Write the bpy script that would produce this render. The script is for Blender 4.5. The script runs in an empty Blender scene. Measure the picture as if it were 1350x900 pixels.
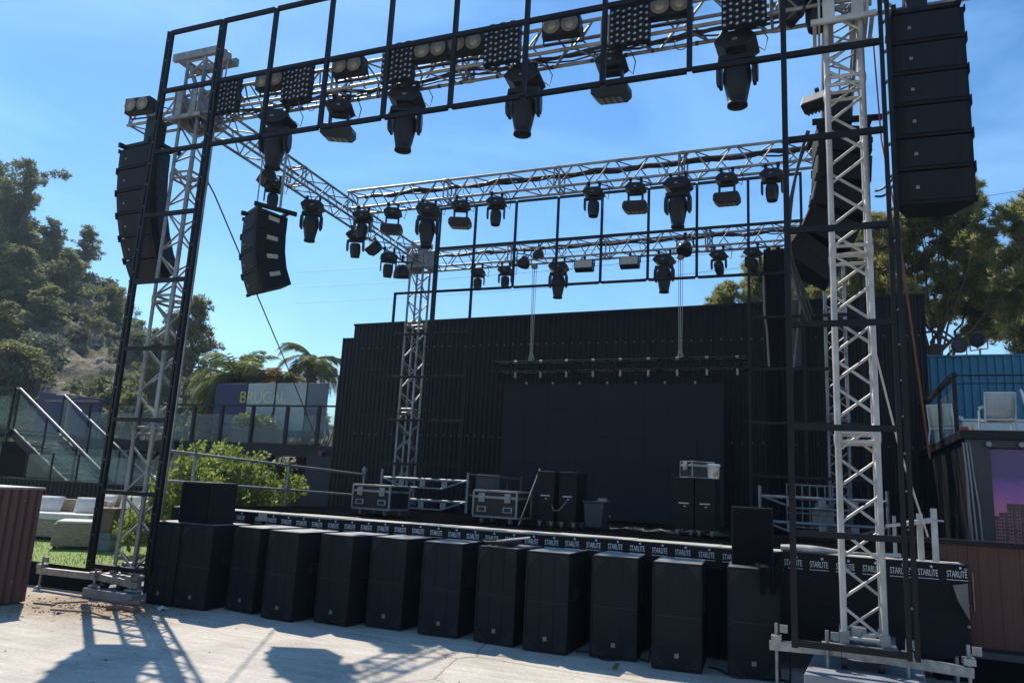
import bpy, math, random
from mathutils import Vector, Matrix
R = math.radians
PI = math.pi
scene = bpy.context.scene
COL = scene.collection

# ------------------------------------------------------------------ helpers
class B:
    """collects shapes and links them as one mesh object"""
    def __init__(s):
        s.v = []; s.f = []; s.sm = []; s.mi = []; s.M = Matrix.Identity(4)
    def add(s, vs, fs, smooth=False, m=0):
        o = len(s.v)
        for p in vs:
            s.v.append(tuple(s.M @ Vector(p)))
        for f in fs:
            s.f.append(tuple(i + o for i in f)); s.sm.append(smooth); s.mi.append(m)
        return s
    def box(s, c, d, rot=None, m=0):
        x, y, z = d[0] / 2, d[1] / 2, d[2] / 2
        vs = [Vector((a * x, b * y, e * z)) for a in (-1, 1) for b in (-1, 1) for e in (-1, 1)]
        if rot is not None:
            vs = [rot @ p for p in vs]
        vs = [p + Vector(c) for p in vs]
        return s.add(vs, [(0, 1, 3, 2), (4, 6, 7, 5), (0, 4, 5, 1), (2, 3, 7, 6), (0, 2, 6, 4), (1, 5, 7, 3)], m=m)
    def bb(s, x0, x1, y0, y1, z0, z1, m=0):
        return s.box(((x0 + x1) / 2, (y0 + y1) / 2, (z0 + z1) / 2), (abs(x1 - x0), abs(y1 - y0), abs(z1 - z0)), m=m)
    def bar(s, p0, p1, w, d=None, up=(0, 0, 1), m=0):
        """square bar from p0 to p1"""
        d = d or w
        a = Vector(p0); b = Vector(p1); t = (b - a); L = t.length; t.normalize()
        u = Vector(up)
        if abs(t.dot(u)) > .95: u = Vector((0, 1, 0))
        sd = t.cross(u).normalized(); u = sd.cross(t)
        vs = []
        for q in (a, b):
            for i, j in ((-1, -1), (1, -1), (1, 1), (-1, 1)):
                vs.append(q + sd * (i * w / 2) + u * (j * d / 2))
        return s.add(vs, [(3, 2, 1, 0), (4, 5, 6, 7), (0, 1, 5, 4), (1, 2, 6, 5), (2, 3, 7, 6), (3, 0, 4, 7)], m=m)
    def path(s, pts, r, n=8, cap=True, m=0):
        pts = [Vector(p) for p in pts]
        rs = r if isinstance(r, (list, tuple)) else [r] * len(pts)
        vs = []; fs = []
        t0 = (pts[1] - pts[0]).normalized()
        u = t0.orthogonal().normalized()
        for i, p in enumerate(pts):
            if i == 0: t = t0
            elif i == len(pts) - 1: t = (pts[i] - pts[i - 1]).normalized()
            else: t = (pts[i + 1] - pts[i - 1]).normalized()
            u = (u - t * u.dot(t))
            u = u.normalized() if u.length > 1e-6 else t.orthogonal().normalized()
            w = t.cross(u)
            for k in range(n):
                a = 2 * PI * k / n
                vs.append(p + (u * math.cos(a) + w * math.sin(a)) * rs[i])
        for i in range(len(pts) - 1):
            for k in range(n):
                k2 = (k + 1) % n
                fs.append((i * n + k, i * n + k2, (i + 1) * n + k2, (i + 1) * n + k))
        s.add(vs, fs, True, m)
        if cap:
            o = (len(pts) - 1) * n
            s.add([vs[k] for k in range(n)], [tuple(reversed(range(n)))], m=m)
            s.add([vs[o + k] for k in range(n)], [tuple(range(n))], m=m)
        return s
    def tube(s, p0, p1, r, n=8, m=0):
        return s.path([p0, p1], r, n, True, m)
    def lathe(s, prof, n=20, o=(0, 0, 0), rot=None, m=0, smooth=True):
        vs = []; fs = []
        for r, z in prof:
            for k in range(n):
                a = 2 * PI * k / n
                p = Vector((r * math.cos(a), r * math.sin(a), z))
                if rot is not None: p = rot @ p
                vs.append(p + Vector(o))
        for i in range(len(prof) - 1):
            for k in range(n):
                k2 = (k + 1) % n
                fs.append((i * n + k, i * n + k2, (i + 1) * n + k2, (i + 1) * n + k))
        s.add(vs, fs, smooth, m)
        s.add(vs[:n], [tuple(reversed(range(n)))], m=m)
        s.add(vs[-n:], [tuple(range(n))], m=m)
        return s
    def prism(s, poly, y0, y1, ax='y', m=0):
        """polygon in (x,z) pushed along y (ax='y'), or (x,y) along z (ax='z'), or (y,z) along x"""
        n = len(poly)
        def P(a, b, t):
            return (a, t, b) if ax == 'y' else ((a, b, t) if ax == 'z' else (t, a, b))
        vs = [P(a, b, y0) for a, b in poly] + [P(a, b, y1) for a, b in poly]
        fs = [tuple(range(n)), tuple(reversed(range(n, 2 * n)))]
        for k in range(n):
            k2 = (k + 1) % n
            fs.append((k, k + n, k2 + n, k2))
        return s.add(vs, fs, m=m)
    def grid(s, fn, nu, nv, smooth=True, m=0):
        vs = [fn(i / nu, j / nv) for i in range(nu + 1) for j in range(nv + 1)]
        fs = [(i * (nv + 1) + j, (i + 1) * (nv + 1) + j, (i + 1) * (nv + 1) + j + 1, i * (nv + 1) + j + 1)
              for i in range(nu) for j in range(nv)]
        return s.add(vs, fs, smooth, m)
    def build(s, name, mats, parent=None, bevel=0, loc=None, fix=True, solid=0):
        me = bpy.data.meshes.new(name)
        me.from_pydata(s.v, [], s.f)
        me.polygons.foreach_set('use_smooth', s.sm)
        me.polygons.foreach_set('material_index', s.mi)
        for m_ in (mats if isinstance(mats, (list, tuple)) else [mats]):
            me.materials.append(m_)
        me.update()
        if fix:
            import bmesh
            bm = bmesh.new(); bm.from_mesh(me)
            bmesh.ops.recalc_face_normals(bm, faces=bm.faces)
            bm.to_mesh(me); bm.free()
        o = bpy.data.objects.new(name, me)
        COL.objects.link(o)
        if parent is not None: o.parent = parent
        if loc is not None: o.location = loc
        if bevel:
            b = o.modifiers.new('Bevel', 'BEVEL'); b.width = bevel; b.segments = 2
            b.limit_method = 'ANGLE'; b.angle_limit = R(40)
        if solid:
            b = o.modifiers.new('Solid', 'SOLIDIFY'); b.thickness = solid; b.offset = 0
        return o

def tag(o, label=None, cat=None, group=None, kind=None):
    if label: o['label'] = label
    if cat: o['category'] = cat
    if group: o['group'] = group
    if kind: o['kind'] = kind
    return o
def thing(name, label, cat, loc=(0, 0, 0), rz=0, group=None, rx=0, ry=0):
    o = bpy.data.objects.new(name, None); COL.objects.link(o)
    o.empty_display_size = .1
    o.location = loc; o.rotation_euler = (rx, ry, rz)
    return tag(o, label, cat, group)
def copy_tree(o, parent=None):
    c = o.copy(); COL.objects.link(c)
    if parent is not None: c.parent = parent
    for ch in list(o.children): copy_tree(ch, c)
    return c
def struct(o): return tag(o, kind='structure')

# ------------------------------------------------------------------ materials
def mat(name, col, rough=.6, metal=0., var=.15, scale=8., bump=0., bscale=None, spec=.5, stretch=None, col2=None, trans=0., lo=.35, hi=.65):
    m = bpy.data.materials.new(name); m.use_nodes = True
    nt = m.node_tree; N = nt.nodes; L = nt.links
    p = N['Principled BSDF']
    p.inputs['Roughness'].default_value = rough; p.inputs['Metallic'].default_value = metal
    p.inputs['Specular IOR Level'].default_value = spec
    tc = N.new('ShaderNodeTexCoord'); src = tc.outputs['Object']
    if stretch:
        mp = N.new('ShaderNodeMapping'); mp.inputs['Scale'].default_value = stretch
        L.new(src, mp.inputs['Vector']); src = mp.outputs['Vector']
    no = N.new('ShaderNodeTexNoise'); no.inputs['Scale'].default_value = scale; no.inputs['Detail'].default_value = 6
    no.inputs['Roughness'].default_value = .65
    L.new(src, no.inputs['Vector'])
    rp = N.new('ShaderNodeValToRGB')
    c2 = col2 or tuple(min(1, c * (1 + var)) for c in col)
    c1 = tuple(c * (1 - var) for c in col) if not col2 else col
    rp.color_ramp.elements[0].position = lo; rp.color_ramp.elements[1].position = hi
    rp.color_ramp.elements[0].color = (*c1, 1); rp.color_ramp.elements[1].color = (*c2, 1)
    L.new(no.outputs['Fac'], rp.inputs['Fac']); L.new(rp.outputs['Color'], p.inputs['Base Color'])
    rr = N.new('ShaderNodeMapRange'); rr.inputs['To Min'].default_value = max(.05, rough - .12); rr.inputs['To Max'].default_value = min(1, rough + .12)
    L.new(no.outputs['Fac'], rr.inputs['Value']); L.new(rr.outputs['Result'], p.inputs['Roughness'])
    if bump:
        n2 = N.new('ShaderNodeTexNoise'); n2.inputs['Scale'].default_value = bscale or scale * 4; n2.inputs['Detail'].default_value = 4
        L.new(src, n2.inputs['Vector'])
        bp = N.new('ShaderNodeBump'); bp.inputs['Strength'].default_value = bump; bp.inputs['Distance'].default_value = .02
        L.new(n2.outputs['Fac'], bp.inputs['Height']); L.new(bp.outputs['Normal'], p.inputs['Normal'])
    if trans:
        tr = N.new('ShaderNodeBsdfTranslucent'); mx = N.new('ShaderNodeMixShader'); mx.inputs['Fac'].default_value = trans
        L.new(rp.outputs['Color'], tr.inputs['Color'])
        L.new(p.outputs[0], mx.inputs[1]); L.new(tr.outputs[0], mx.inputs[2])
        L.new(mx.outputs[0], N['Material Output'].inputs['Surface'])
    return m

M = {}
M['alu'] = mat('truss_aluminium', (.24, .235, .23), .46, .4, .42, 2.6, .08, 40)
M['white_alu'] = mat('pale_painted_aluminium', (.43, .41, .385), .5, .15, .28, 3.2, .08, 40)
M['steel'] = mat('galvanised_steel', (.27, .27, .265), .5, .4, .3, 12, .1)
M['black_steel'] = mat('black_painted_steel', (.005, .005, .0065), .5, .0, .5, 9, .05, spec=.25)
M['dull_black'] = mat('dull_black_truss_paint', (.009, .009, .011), .8, 0, .4, 14, .05, spec=.15)
M['black_plastic'] = mat('black_plastic', (.008, .008, .010), .45, 0, .4, 14, .06, spec=.35)
M['cabinet'] = mat('textured_black_cabinet', (.0045, .0045, .006), .6, 0, .5, 30, .2, 160, spec=.22)
M['top_sheen'] = mat('dusty_sheen_cabinet_top', (.16, .155, .145), .5, 0, .5, 5, .12, 60, spec=.5, col2=(.36, .35, .33))  # dust tone paled further, so the sheen of sunlit tops sits in the colour
M['grille'] = mat('black_speaker_grille', (.0085, .0092, .013), .65, 0, .25, 5, .3, 220, stretch=(2, 2, .8), spec=.2)
M['corner'] = mat('worn_black_corner_plate', (.012, .0125, .015), .6, 0, .3, 20, spec=.25)
M['matte_black'] = mat('matte_black_cloth', (.004, .004, .0055), .9, 0, .4, 6, .2, 40, spec=.12)
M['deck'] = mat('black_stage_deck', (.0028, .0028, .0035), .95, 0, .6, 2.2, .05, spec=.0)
M['lit_deck_edge'] = mat('sunlit_deck_strip', (.42, .39, .34), .75, 0, .35, 3, .1, stretch=(.6, 3, 1))  # front strip of the deck in sun, its brightness painted as a paler colour
M['corr_black'] = mat('black_corrugated_sheet', (.0035, .0035, .006), .5, .0, .5, 1.6, .05, stretch=(3, 3, .35), spec=.22)
M['led'] = mat('dark_led_panel', (.0125, .0145, .0195), .62, 0, .10, 1.4, 0, spec=.15)
M['led_seam'] = mat('led_module_edge', (.014, .015, .019), .6)
M['lens'] = mat('lens_glass', (.022, .022, .024), .3, 0, .3, 20)
M['reflector'] = mat('blinder_reflector', (.17, .14, .105), .4, .2, .25, 30)
M['lamp_glass'] = mat('blinder_lamp', (.22, .19, .145), .25, 0, .2, 40)
M['flood_glass'] = mat('frosted_strobe_face', (.42, .39, .33), .45, 0, .12, 10)
M['sky_dot'] = mat('sky_dot_lens', (.27, .29, .32), .3, 0, .2, 40)  # pale dots painting the sky that shows through the matrix panel gaps
M['logo'] = mat('grey_badge', (.20, .20, .21), .4, .3, .2, 60)
M['concrete_block'] = mat('grey_concrete_ballast', (.20, .21, .225), .9, 0, .2, 5, .3, 30)
M['brown_corr'] = mat('rusty_brown_corrugated_sheet', (.075, .027, .020), .65, 0, .45, 2.2, .15, stretch=(1.2, 1.2, .25), col2=(.115, .047, .034))
M['brown_wood'] = mat('dark_brown_board_wall', (.060, .016, .010), .6, 0, .5, 2.2, .15, stretch=(5, 5, .25), col2=(.105, .031, .018))
M['blue_wall'] = mat('dark_blue_panel', (.012, .018, .075), .6, 0, .2, 2)
M['navy'] = mat('navy_panel', (.002, .004, .018), .6, 0, .25, 2)
M['blue_corr'] = mat('turquoise_blue_sheet', (.003, .15, .27), .5, 0, .18, 1.8, .03, stretch=(3, 3, .4))
M['white_paint'] = mat('white_paint', (.72, .72, .70), .5, 0, .06, 6)
M['white_sling'] = mat('white_sling_fabric', (.68, .68, .66), .8, 0, .08, 30, .1, 200, trans=.25)
M['wicker'] = mat('beige_wicker', (.40, .30, .205), .75, 0, .3, 9, .6, 40, stretch=(1, 1, 5))
M['cushion'] = mat('white_cushion', (.66, .61, .54), .9, 0, .08, 8, .1)
M['pot'] = mat('terracotta_brown_pot', (.17, .10, .075), .7, 0, .2, 8)
M['turf'] = mat('artificial_turf', (.12, .20, .025), .9, 0, .3, 40, .5, 200, col2=(.22, .30, .05))
M['banner'] = mat('black_vinyl_banner', (.006, .006, .008), .6, 0, .3, 3, .08, 8, spec=.18)
M['banner_back'] = mat('grey_vinyl_reverse', (.16, .13, .12), .6, 0, .2, 5)
M['letter'] = mat('pale_print', (.62, .62, .63), .6, 0, .12, 30)
M['yellow'] = mat('yellow_sign_paint', (.62, .40, .05), .6, 0, .15, 12)
M['orange'] = mat('orange_strap', (.14, .05, .028), .7, 0, .2, 12)
M['pink'] = mat('red_pink_strap', (.42, .07, .10), .7, 0, .2, 12)
M['rope'] = mat('pale_rope', (.55, .47, .40), .85, 0, .15, 40)
M['brown_strap'] = mat('brown_ratchet_strap', (.10, .055, .05), .8, 0, .2, 20)
M['chain'] = mat('chain_steel', (.34, .33, .30), .4, .7, .3, 40)
M['cable'] = mat('black_rubber_cable', (.012, .012, .013), .5, 0, .3, 20)
M['bin_grey'] = mat('dark_grey_bin', (.026, .028, .033), .55, 0, .2, 10)
M['door_grey'] = mat('grey_brown_board', (.10, .092, .085), .75, 0, .15, 3)
M['brick'] = mat('broken_brick', (.24, .12, .08), .9, 0, .35, 12, .4)
M['plank'] = mat('weathered_plank', (.30, .22, .15), .85, 0, .3, 6, .3, stretch=(.5, 6, 6))
M['bark'] = mat('grey_brown_bark', (.075, .055, .042), .9, 0, .4, 6, .6, 20, stretch=(4, 4, .6))
M['palm_bark'] = mat('palm_trunk_fibre', (.10, .068, .045), .9, 0, .4, 8, .7, 24)
M['pine'] = mat('pine_needles', (.20, .22, .07), .6, 0, .4, .7, 0, col2=(.38, .36, .12), trans=.76)
M['pine_dark'] = mat('dark_pine_needles', (.115, .14, .065), .6, 0, .4, .6, 0, col2=(.21, .22, .10), trans=.58)
M['shrub'] = mat('olive_shrub_leaves', (.14, .155, .065), .6, 0, .4, .5, 0, col2=(.25, .245, .11), trans=.55)
M['shrub_grey'] = mat('grey_green_shrub_leaves', (.14, .16, .10), .65, 0, .3, .8, 0, col2=(.22, .24, .15), trans=.45)
M['dry'] = mat('dry_straw_scrub', (.13, .10, .055), .8, 0, .3, 1., 0, col2=(.20, .16, .09), trans=.25)
M['hedge'] = mat('bright_green_leaves', (.14, .20, .035), .45, 0, .4, 2.2, 0, col2=(.30, .35, .065), trans=.55)
M['palm'] = mat('palm_fronds', (.11, .15, .045), .5, 0, .4, 1.5, 0, col2=(.23, .25, .085), trans=.6)
M['palm_dry'] = mat('dry_palm_fronds', (.22, .12, .03), .7, 0, .4, 2, 0, col2=(.30, .17, .05), trans=.4)
M['bucket'] = mat('white_bucket', (.70, .69, .67), .45, 0, .06, 8)
M['bucket_label'] = mat('orange_bucket_print', (.55, .28, .12), .6, 0, .2, 20)
M['red'] = mat('red_tin', (.40, .05, .03), .5, 0, .2, 20)
M['rust'] = mat('rusty_steel', (.11, .06, .05), .8, .2, .4, 14, .3)
M['paper'] = mat('litter_paper', (.60, .58, .55), .9)
M['tape'] = mat('yellow_tape', (.55, .42, .04), .6)

def glass_mat(name='balustrade_glass', lo=.02, hi=.15):
    m = bpy.data.materials.new(name); m.use_nodes = True
    nt = m.node_tree; N = nt.nodes; L = nt.links
    p = N['Principled BSDF']; p.inputs['Base Color'].default_value = (.62, .68, .67, 1); p.inputs['Roughness'].default_value = .12
    tr = N.new('ShaderNodeBsdfTransparent'); tr.inputs['Color'].default_value = (.90, .94, .93, 1)
    no = N.new('ShaderNodeTexNoise'); no.inputs['Scale'].default_value = 1.3; no.inputs['Detail'].default_value = 5
    mr = N.new('ShaderNodeMapRange'); mr.inputs['To Min'].default_value = lo; mr.inputs['To Max'].default_value = hi
    mx = N.new('ShaderNodeMixShader')
    tc = N.new('ShaderNodeTexCoord'); L.new(tc.outputs['Object'], no.inputs['Vector'])
    L.new(no.outputs['Fac'], mr.inputs['Value']); L.new(mr.outputs['Result'], mx.inputs['Fac'])
    L.new(tr.outputs[0], mx.inputs[1]); L.new(p.outputs[0], mx.inputs[2]); L.new(mx.outputs[0], N['Material Output'].inputs['Surface'])
    return m
M['glass'] = glass_mat()
M['milky_glass'] = glass_mat('dusty_windscreen_glass', .16, .42)
def scrim_mat():
    m = bpy.data.materials.new('grey_mesh_scrim'); m.use_nodes = True
    nt = m.node_tree; N = nt.nodes; L = nt.links
    p = N['Principled BSDF']; p.inputs['Base Color'].default_value = (.07, .075, .08, 1); p.inputs['Roughness'].default_value = .9
    tr = N.new('ShaderNodeBsdfTransparent'); mx = N.new('ShaderNodeMixShader'); mx.inputs['Fac'].default_value = .78
    L.new(tr.outputs[0], mx.inputs[1]); L.new(p.outputs[0], mx.inputs[2]); L.new(mx.outputs[0], N['Material Output'].inputs['Surface'])
    return m
M['scrim'] = scrim_mat()

def ground_mat():
    m = bpy.data.materials.new('pale_concrete_slab'); m.use_nodes = True
    nt = m.node_tree; N = nt.nodes; L = nt.links; p = N['Principled BSDF']
    p.inputs['Roughness'].default_value = .85; p.inputs['Specular IOR Level'].default_value = .3
    tc = N.new('ShaderNodeTexCoord')
    def noise(sc, det=6, rough=.6, dist=0):
        n = N.new('ShaderNodeTexNoise'); n.inputs['Scale'].default_value = sc; n.inputs['Detail'].default_value = det
        n.inputs['Roughness'].default_value = rough; n.inputs['Distortion'].default_value = dist
        L.new(tc.outputs['Object'], n.inputs['Vector']); return n
    def ramp(src, els):
        r = N.new('ShaderNodeValToRGB'); e = r.color_ramp.elements
        while len(e) < len(els): e.new(.5)
        for i, (pos, c) in enumerate(els): e[i].position = pos; e[i].color = (*c, 1)
        L.new(src, r.inputs['Fac']); return r
    def mix(fac, a, b, mode='MIX'):
        x = N.new('ShaderNodeMixRGB'); x.blend_type = mode
        if hasattr(fac, 'links') or hasattr(fac, 'is_linked'): L.new(fac, x.inputs['Fac'])
        else: x.inputs['Fac'].default_value = fac
        L.new(a, x.inputs['Color1']); L.new(b, x.inputs['Color2']); return x
    base = ramp(noise(.9, 8, .68).outputs['Fac'], [(.3, (.44, .395, .34)), (.52, (.56, .51, .445)), (.72, (.65, .60, .53))])
    fine = ramp(noise(26, 4).outputs['Fac'], [(.3, (.80, .80, .80)), (.7, (1.08, 1.07, 1.05))])
    c = mix(1., base.outputs['Color'], fine.outputs['Color'], 'MULTIPLY')
    # trowel streaks
    mp = N.new('ShaderNodeMapping'); mp.inputs['Scale'].default_value = (1.2, 7, 1); mp.inputs['Rotation'].default_value = (0, 0, R(-24))
    L.new(tc.outputs['Object'], mp.inputs['Vector'])
    st = N.new('ShaderNodeTexNoise'); st.inputs['Scale'].default_value = 1.4; st.inputs['Detail'].default_value = 6; L.new(mp.outputs['Vector'], st.inputs['Vector'])
    c = mix(1., c.outputs['Color'], ramp(st.outputs['Fac'], [(.34, (.86, .855, .85)), (.62, (1.03, 1.03, 1.03))]).outputs['Color'], 'MULTIPLY')
    c = mix(1., c.outputs['Color'], ramp(noise(.38, 7, .7, 1.2).outputs['Fac'], [(.36, (.80, .79, .77)), (.50, (1, 1, 1)), (.66, (1.04, 1.03, 1.01))]).outputs['Color'], 'MULTIPLY')
    # small dark spots
    sp = ramp(noise(9, 2, .5).outputs['Fac'], [(.70, (1, 1, 1)), (.76, (.62, .60, .58))])
    c = mix(1., c.outputs['Color'], sp.outputs['Color'], 'MULTIPLY')
    # brown dirt by the left tower, spread with a noisy edge
    sx = N.new('ShaderNodeSeparateXYZ'); L.new(tc.outputs['Object'], sx.inputs[0])
    def math_(op, a, b=None, v=None):
        q = N.new('ShaderNodeMath'); q.operation = op; L.new(a, q.inputs[0])
        if b is not None: L.new(b, q.inputs[1])
        if v is not None: q.inputs[1].default_value = v
        return q.outputs[0]
    dx = math_('MULTIPLY', math_('ADD', sx.outputs['X'], v=8.55), v=.8)
    dy = math_('MULTIPLY', math_('ADD', sx.outputs['Y'], v=-7.35), v=1.15)
    d2 = math_('ADD', math_('MULTIPLY', dx, dx), math_('MULTIPLY', dy, dy))
    dd = math_('ADD', math_('SQRT', d2), math_('MULTIPLY', noise(3.2, 8, .75, .4).outputs['Fac'], v=1.7))
    dirtfac = ramp(dd, [(0, (1, 1, 1)), (.5, (0, 0, 0))])
    dirtfac.color_ramp.elements[0].position = .0
    mr = N.new('ShaderNodeMapRange'); mr.inputs['From Min'].default_value = 2.25; mr.inputs['From Max'].default_value = 1.45
    L.new(dd, mr.inputs['Value'])
    dcol = ramp(noise(16, 6, .75).outputs['Fac'], [(.35, (.16, .10, .065)), (.55, (.33, .24, .16)), (.7, (.46, .38, .30))])
    c = mix(mr.outputs['Result'], c.outputs['Color'], dcol.outputs['Color'])
    # expansion joints and cracks
    vo = N.new('ShaderNodeTexVoronoi'); vo.feature = 'DISTANCE_TO_EDGE'; vo.inputs['Scale'].default_value = .21; vo.inputs['Randomness'].default_value = .9
    wn = N.new('ShaderNodeVectorMath'); wn.operation = 'ADD'
    nz = noise(.8, 5, .6); ns = N.new('ShaderNodeVectorMath'); ns.operation = 'SCALE'; ns.inputs['Scale'].default_value = .22
    L.new(nz.outputs['Color'], ns.inputs[0]); L.new(tc.outputs['Object'], wn.inputs[0]); L.new(ns.outputs[0], wn.inputs[1]); L.new(wn.outputs[0], vo.inputs['Vector'])
    ck = ramp(vo.outputs['Distance'], [(.0, (.36, .35, .34)), (.0022, (1, 1, 1))])
    c = mix(ramp(noise(.5, 2).outputs['Fac'], [(.44, (.1, .1, .1)), (.56, (.8, .8, .8))]).outputs['Color'], c.outputs['Color'], ck.outputs['Color'], 'MULTIPLY')
    L.new(c.outputs['Color'], p.inputs['Base Color'])
    bp = N.new('ShaderNodeBump'); bp.inputs['Strength'].default_value = .35; bp.inputs['Distance'].default_value = .01
    L.new(noise(30, 5).outputs['Fac'], bp.inputs['Height']); L.new(bp.outputs['Normal'], p.inputs['Normal'])
    return m
M['ground'] = ground_mat()

SOIL = (-34.5, 28.6, 5.4)
def hill_mat():
    m = bpy.data.materials.new('dry_rocky_hillside'); m.use_nodes = True
    nt = m.node_tree; N = nt.nodes; L = nt.links; p = N['Principled BSDF']; p.inputs['Roughness'].default_value = .95
    p.inputs['Specular IOR Level'].default_value = .1
    tc = N.new('ShaderNodeTexCoord')
    def noise(sc, det=8, rough=.65):
        n = N.new('ShaderNodeTexNoise'); n.inputs['Scale'].default_value = sc; n.inputs['Detail'].default_value = det; n.inputs['Roughness'].default_value = rough
        L.new(tc.outputs['Object'], n.inputs['Vector']); return n
    a = N.new('ShaderNodeValToRGB'); e = a.color_ramp.elements; e.new(.5); e.new(.6)
    for i, (q, c) in enumerate([(.34, (.11, .11, .06)), (.46, (.23, .19, .11)), (.58, (.33, .28, .20)), (.70, (.37, .35, .33))]):
        e[i].position = q; e[i].color = (*c, 1)
    L.new(noise(.32).outputs['Fac'], a.inputs['Fac'])
    b = N.new('ShaderNodeValToRGB'); b.color_ramp.elements[0].position = .35; b.color_ramp.elements[1].position = .65
    b.color_ramp.elements[0].color = (.45, .45, .45, 1); b.color_ramp.elements[1].color = (1.2, 1.2, 1.2, 1)
    L.new(noise(2.5).outputs['Fac'], b.inputs['Fac'])
    x = N.new('ShaderNodeMixRGB'); x.blend_type = 'MULTIPLY'; x.inputs['Fac'].default_value = 1
    L.new(a.outputs[0], x.inputs['Color1']); L.new(b.outputs[0], x.inputs['Color2'])
    # orange soil exposed low on the slope
    di = N.new('ShaderNodeVectorMath'); di.operation = 'DISTANCE'; di.inputs[1].default_value = SOIL
    L.new(tc.outputs['Object'], di.inputs[0])
    ad = N.new('ShaderNodeMath'); ad.operation = 'MULTIPLY_ADD'; ad.inputs[1].default_value = 3.2
    L.new(noise(.7).outputs['Fac'], ad.inputs[0]); L.new(di.outputs['Value'], ad.inputs[2])
    mr = N.new('ShaderNodeMapRange'); mr.inputs['From Min'].default_value = 4.0; mr.inputs['From Max'].default_value = 3.0; L.new(ad.outputs[0], mr.inputs['Value'])
    oc = N.new('ShaderNodeValToRGB'); oc.color_ramp.elements[0].color = (.26, .11, .045, 1); oc.color_ramp.elements[1].color = (.50, .27, .13, 1)
    oc.color_ramp.elements[0].position = .35; oc.color_ramp.elements[1].position = .65; L.new(noise(1.6).outputs['Fac'], oc.inputs['Fac'])
    x2 = N.new('ShaderNodeMixRGB'); L.new(mr.outputs[0], x2.inputs['Fac']); L.new(x.outputs[0], x2.inputs['Color1']); L.new(oc.outputs[0], x2.inputs['Color2'])
    L.new(x2.outputs[0], p.inputs['Base Color'])
    bp = N.new('ShaderNodeBump'); bp.inputs['Strength'].default_value = 1; bp.inputs['Distance'].default_value = .5
    L.new(noise(1.2).outputs['Fac'], bp.inputs['Height']); L.new(bp.outputs['Normal'], p.inputs['Normal'])
    return m
M['hill'] = hill_mat()
M['orange_soil'] = mat('orange_soil', (.34, .16, .07), .95, 0, .25, 1.5, .6, 6, col2=(.42, .24, .13))
M['rock'] = mat('grey_rock', (.17, .155, .145), .95, 0, .3, 1.2, .8, 5, col2=(.30, .27, .24))

def sunset_mat():
    m = bpy.data.materials.new('purple_sunset_print'); m.use_nodes = True
    nt = m.node_tree; N = nt.nodes; L = nt.links; p = N['Principled BSDF']; p.inputs['Roughness'].default_value = .45
    tc = N.new('ShaderNodeTexCoord'); sx = N.new('ShaderNodeSeparateXYZ'); L.new(tc.outputs['Object'], sx.inputs[0])
    no = N.new('ShaderNodeTexNoise'); no.inputs['Scale'].default_value = 2.5; L.new(tc.outputs['Object'], no.inputs['Vector'])
    mu = N.new('ShaderNodeMath'); mu.operation = 'MULTIPLY_ADD'; mu.inputs[1].default_value = .3; L.new(no.outputs['Fac'], mu.inputs[0]); L.new(sx.outputs['Z'], mu.inputs[2])
    r = N.new('ShaderNodeValToRGB'); e = r.color_ramp.elements; e.new(.5); e.new(.8)
    for i, (q, c) in enumerate([(.55, (.36, .12, .22)), (.75, (.20, .075, .25)), (.92, (.115, .055, .22)), (1., (.07, .04, .13))]):
        e[i].position = q; e[i].color = (*c, 1)
    L.new(mu.outputs[0], r.inputs['Fac']); L.new(r.outputs[0], p.inputs['Base Color'])
    p.inputs['Emission Strength'].default_value = .10; L.new(r.outputs[0], p.inputs['Emission Color'])
    return m
M['sunset'] = sunset_mat()
M['skyline'] = mat('printed_brown_skyline', (.085, .040, .045), .5, 0, .5, 9)

def add_mesh_lines(m, sc, amt):
    nt = m.node_tree; N = nt.nodes; L = nt.links; p = N['Principled BSDF']
    lk = p.inputs['Base Color'].links[0]; src = lk.from_socket
    wv = N.new('ShaderNodeTexWave'); wv.bands_direction = 'X'; wv.inputs['Scale'].default_value = sc; wv.inputs['Distortion'].default_value = .6; wv.inputs['Detail'].default_value = 2
    tc = N.new('ShaderNodeTexCoord'); L.new(tc.outputs['Object'], wv.inputs['Vector'])
    mr = N.new('ShaderNodeMapRange'); mr.inputs['To Min'].default_value = 1 - amt; mr.inputs['To Max'].default_value = 1 + amt; L.new(wv.outputs['Fac'], mr.inputs['Value'])
    vm = N.new('ShaderNodeVectorMath'); vm.operation = 'SCALE'; L.new(src, vm.inputs[0]); L.new(mr.outputs[0], vm.inputs['Scale']); L.new(vm.outputs[0], p.inputs['Base Color'])
add_mesh_lines(M['grille'], 14, .35)
add_mesh_lines(M['led'], 22, .14)

# ------------------------------------------------------------------ text
def text_mesh(body, size, extr=.002, shear=0, xs=1.):
    cu = bpy.data.curves.new('lettering', 'FONT'); cu.body = body; cu.size = size; cu.extrude = extr; cu.align_x = 'CENTER'
    cu.resolution_u = 3; cu.space_character = .95
    ob = bpy.data.objects.new('lettering', cu); COL.objects.link(ob)
    dg = bpy.context.evaluated_depsgraph_get()
    me = bpy.data.meshes.new_from_object(ob.evaluated_get(dg))
    vs = [(v.co.x * xs, v.co.y, v.co.z) for v in me.vertices]; fs = [tuple(p.vertices) for p in me.polygons]
    bpy.data.objects.remove(ob); bpy.data.curves.remove(cu); bpy.data.meshes.remove(me)
    return vs, fs

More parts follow.
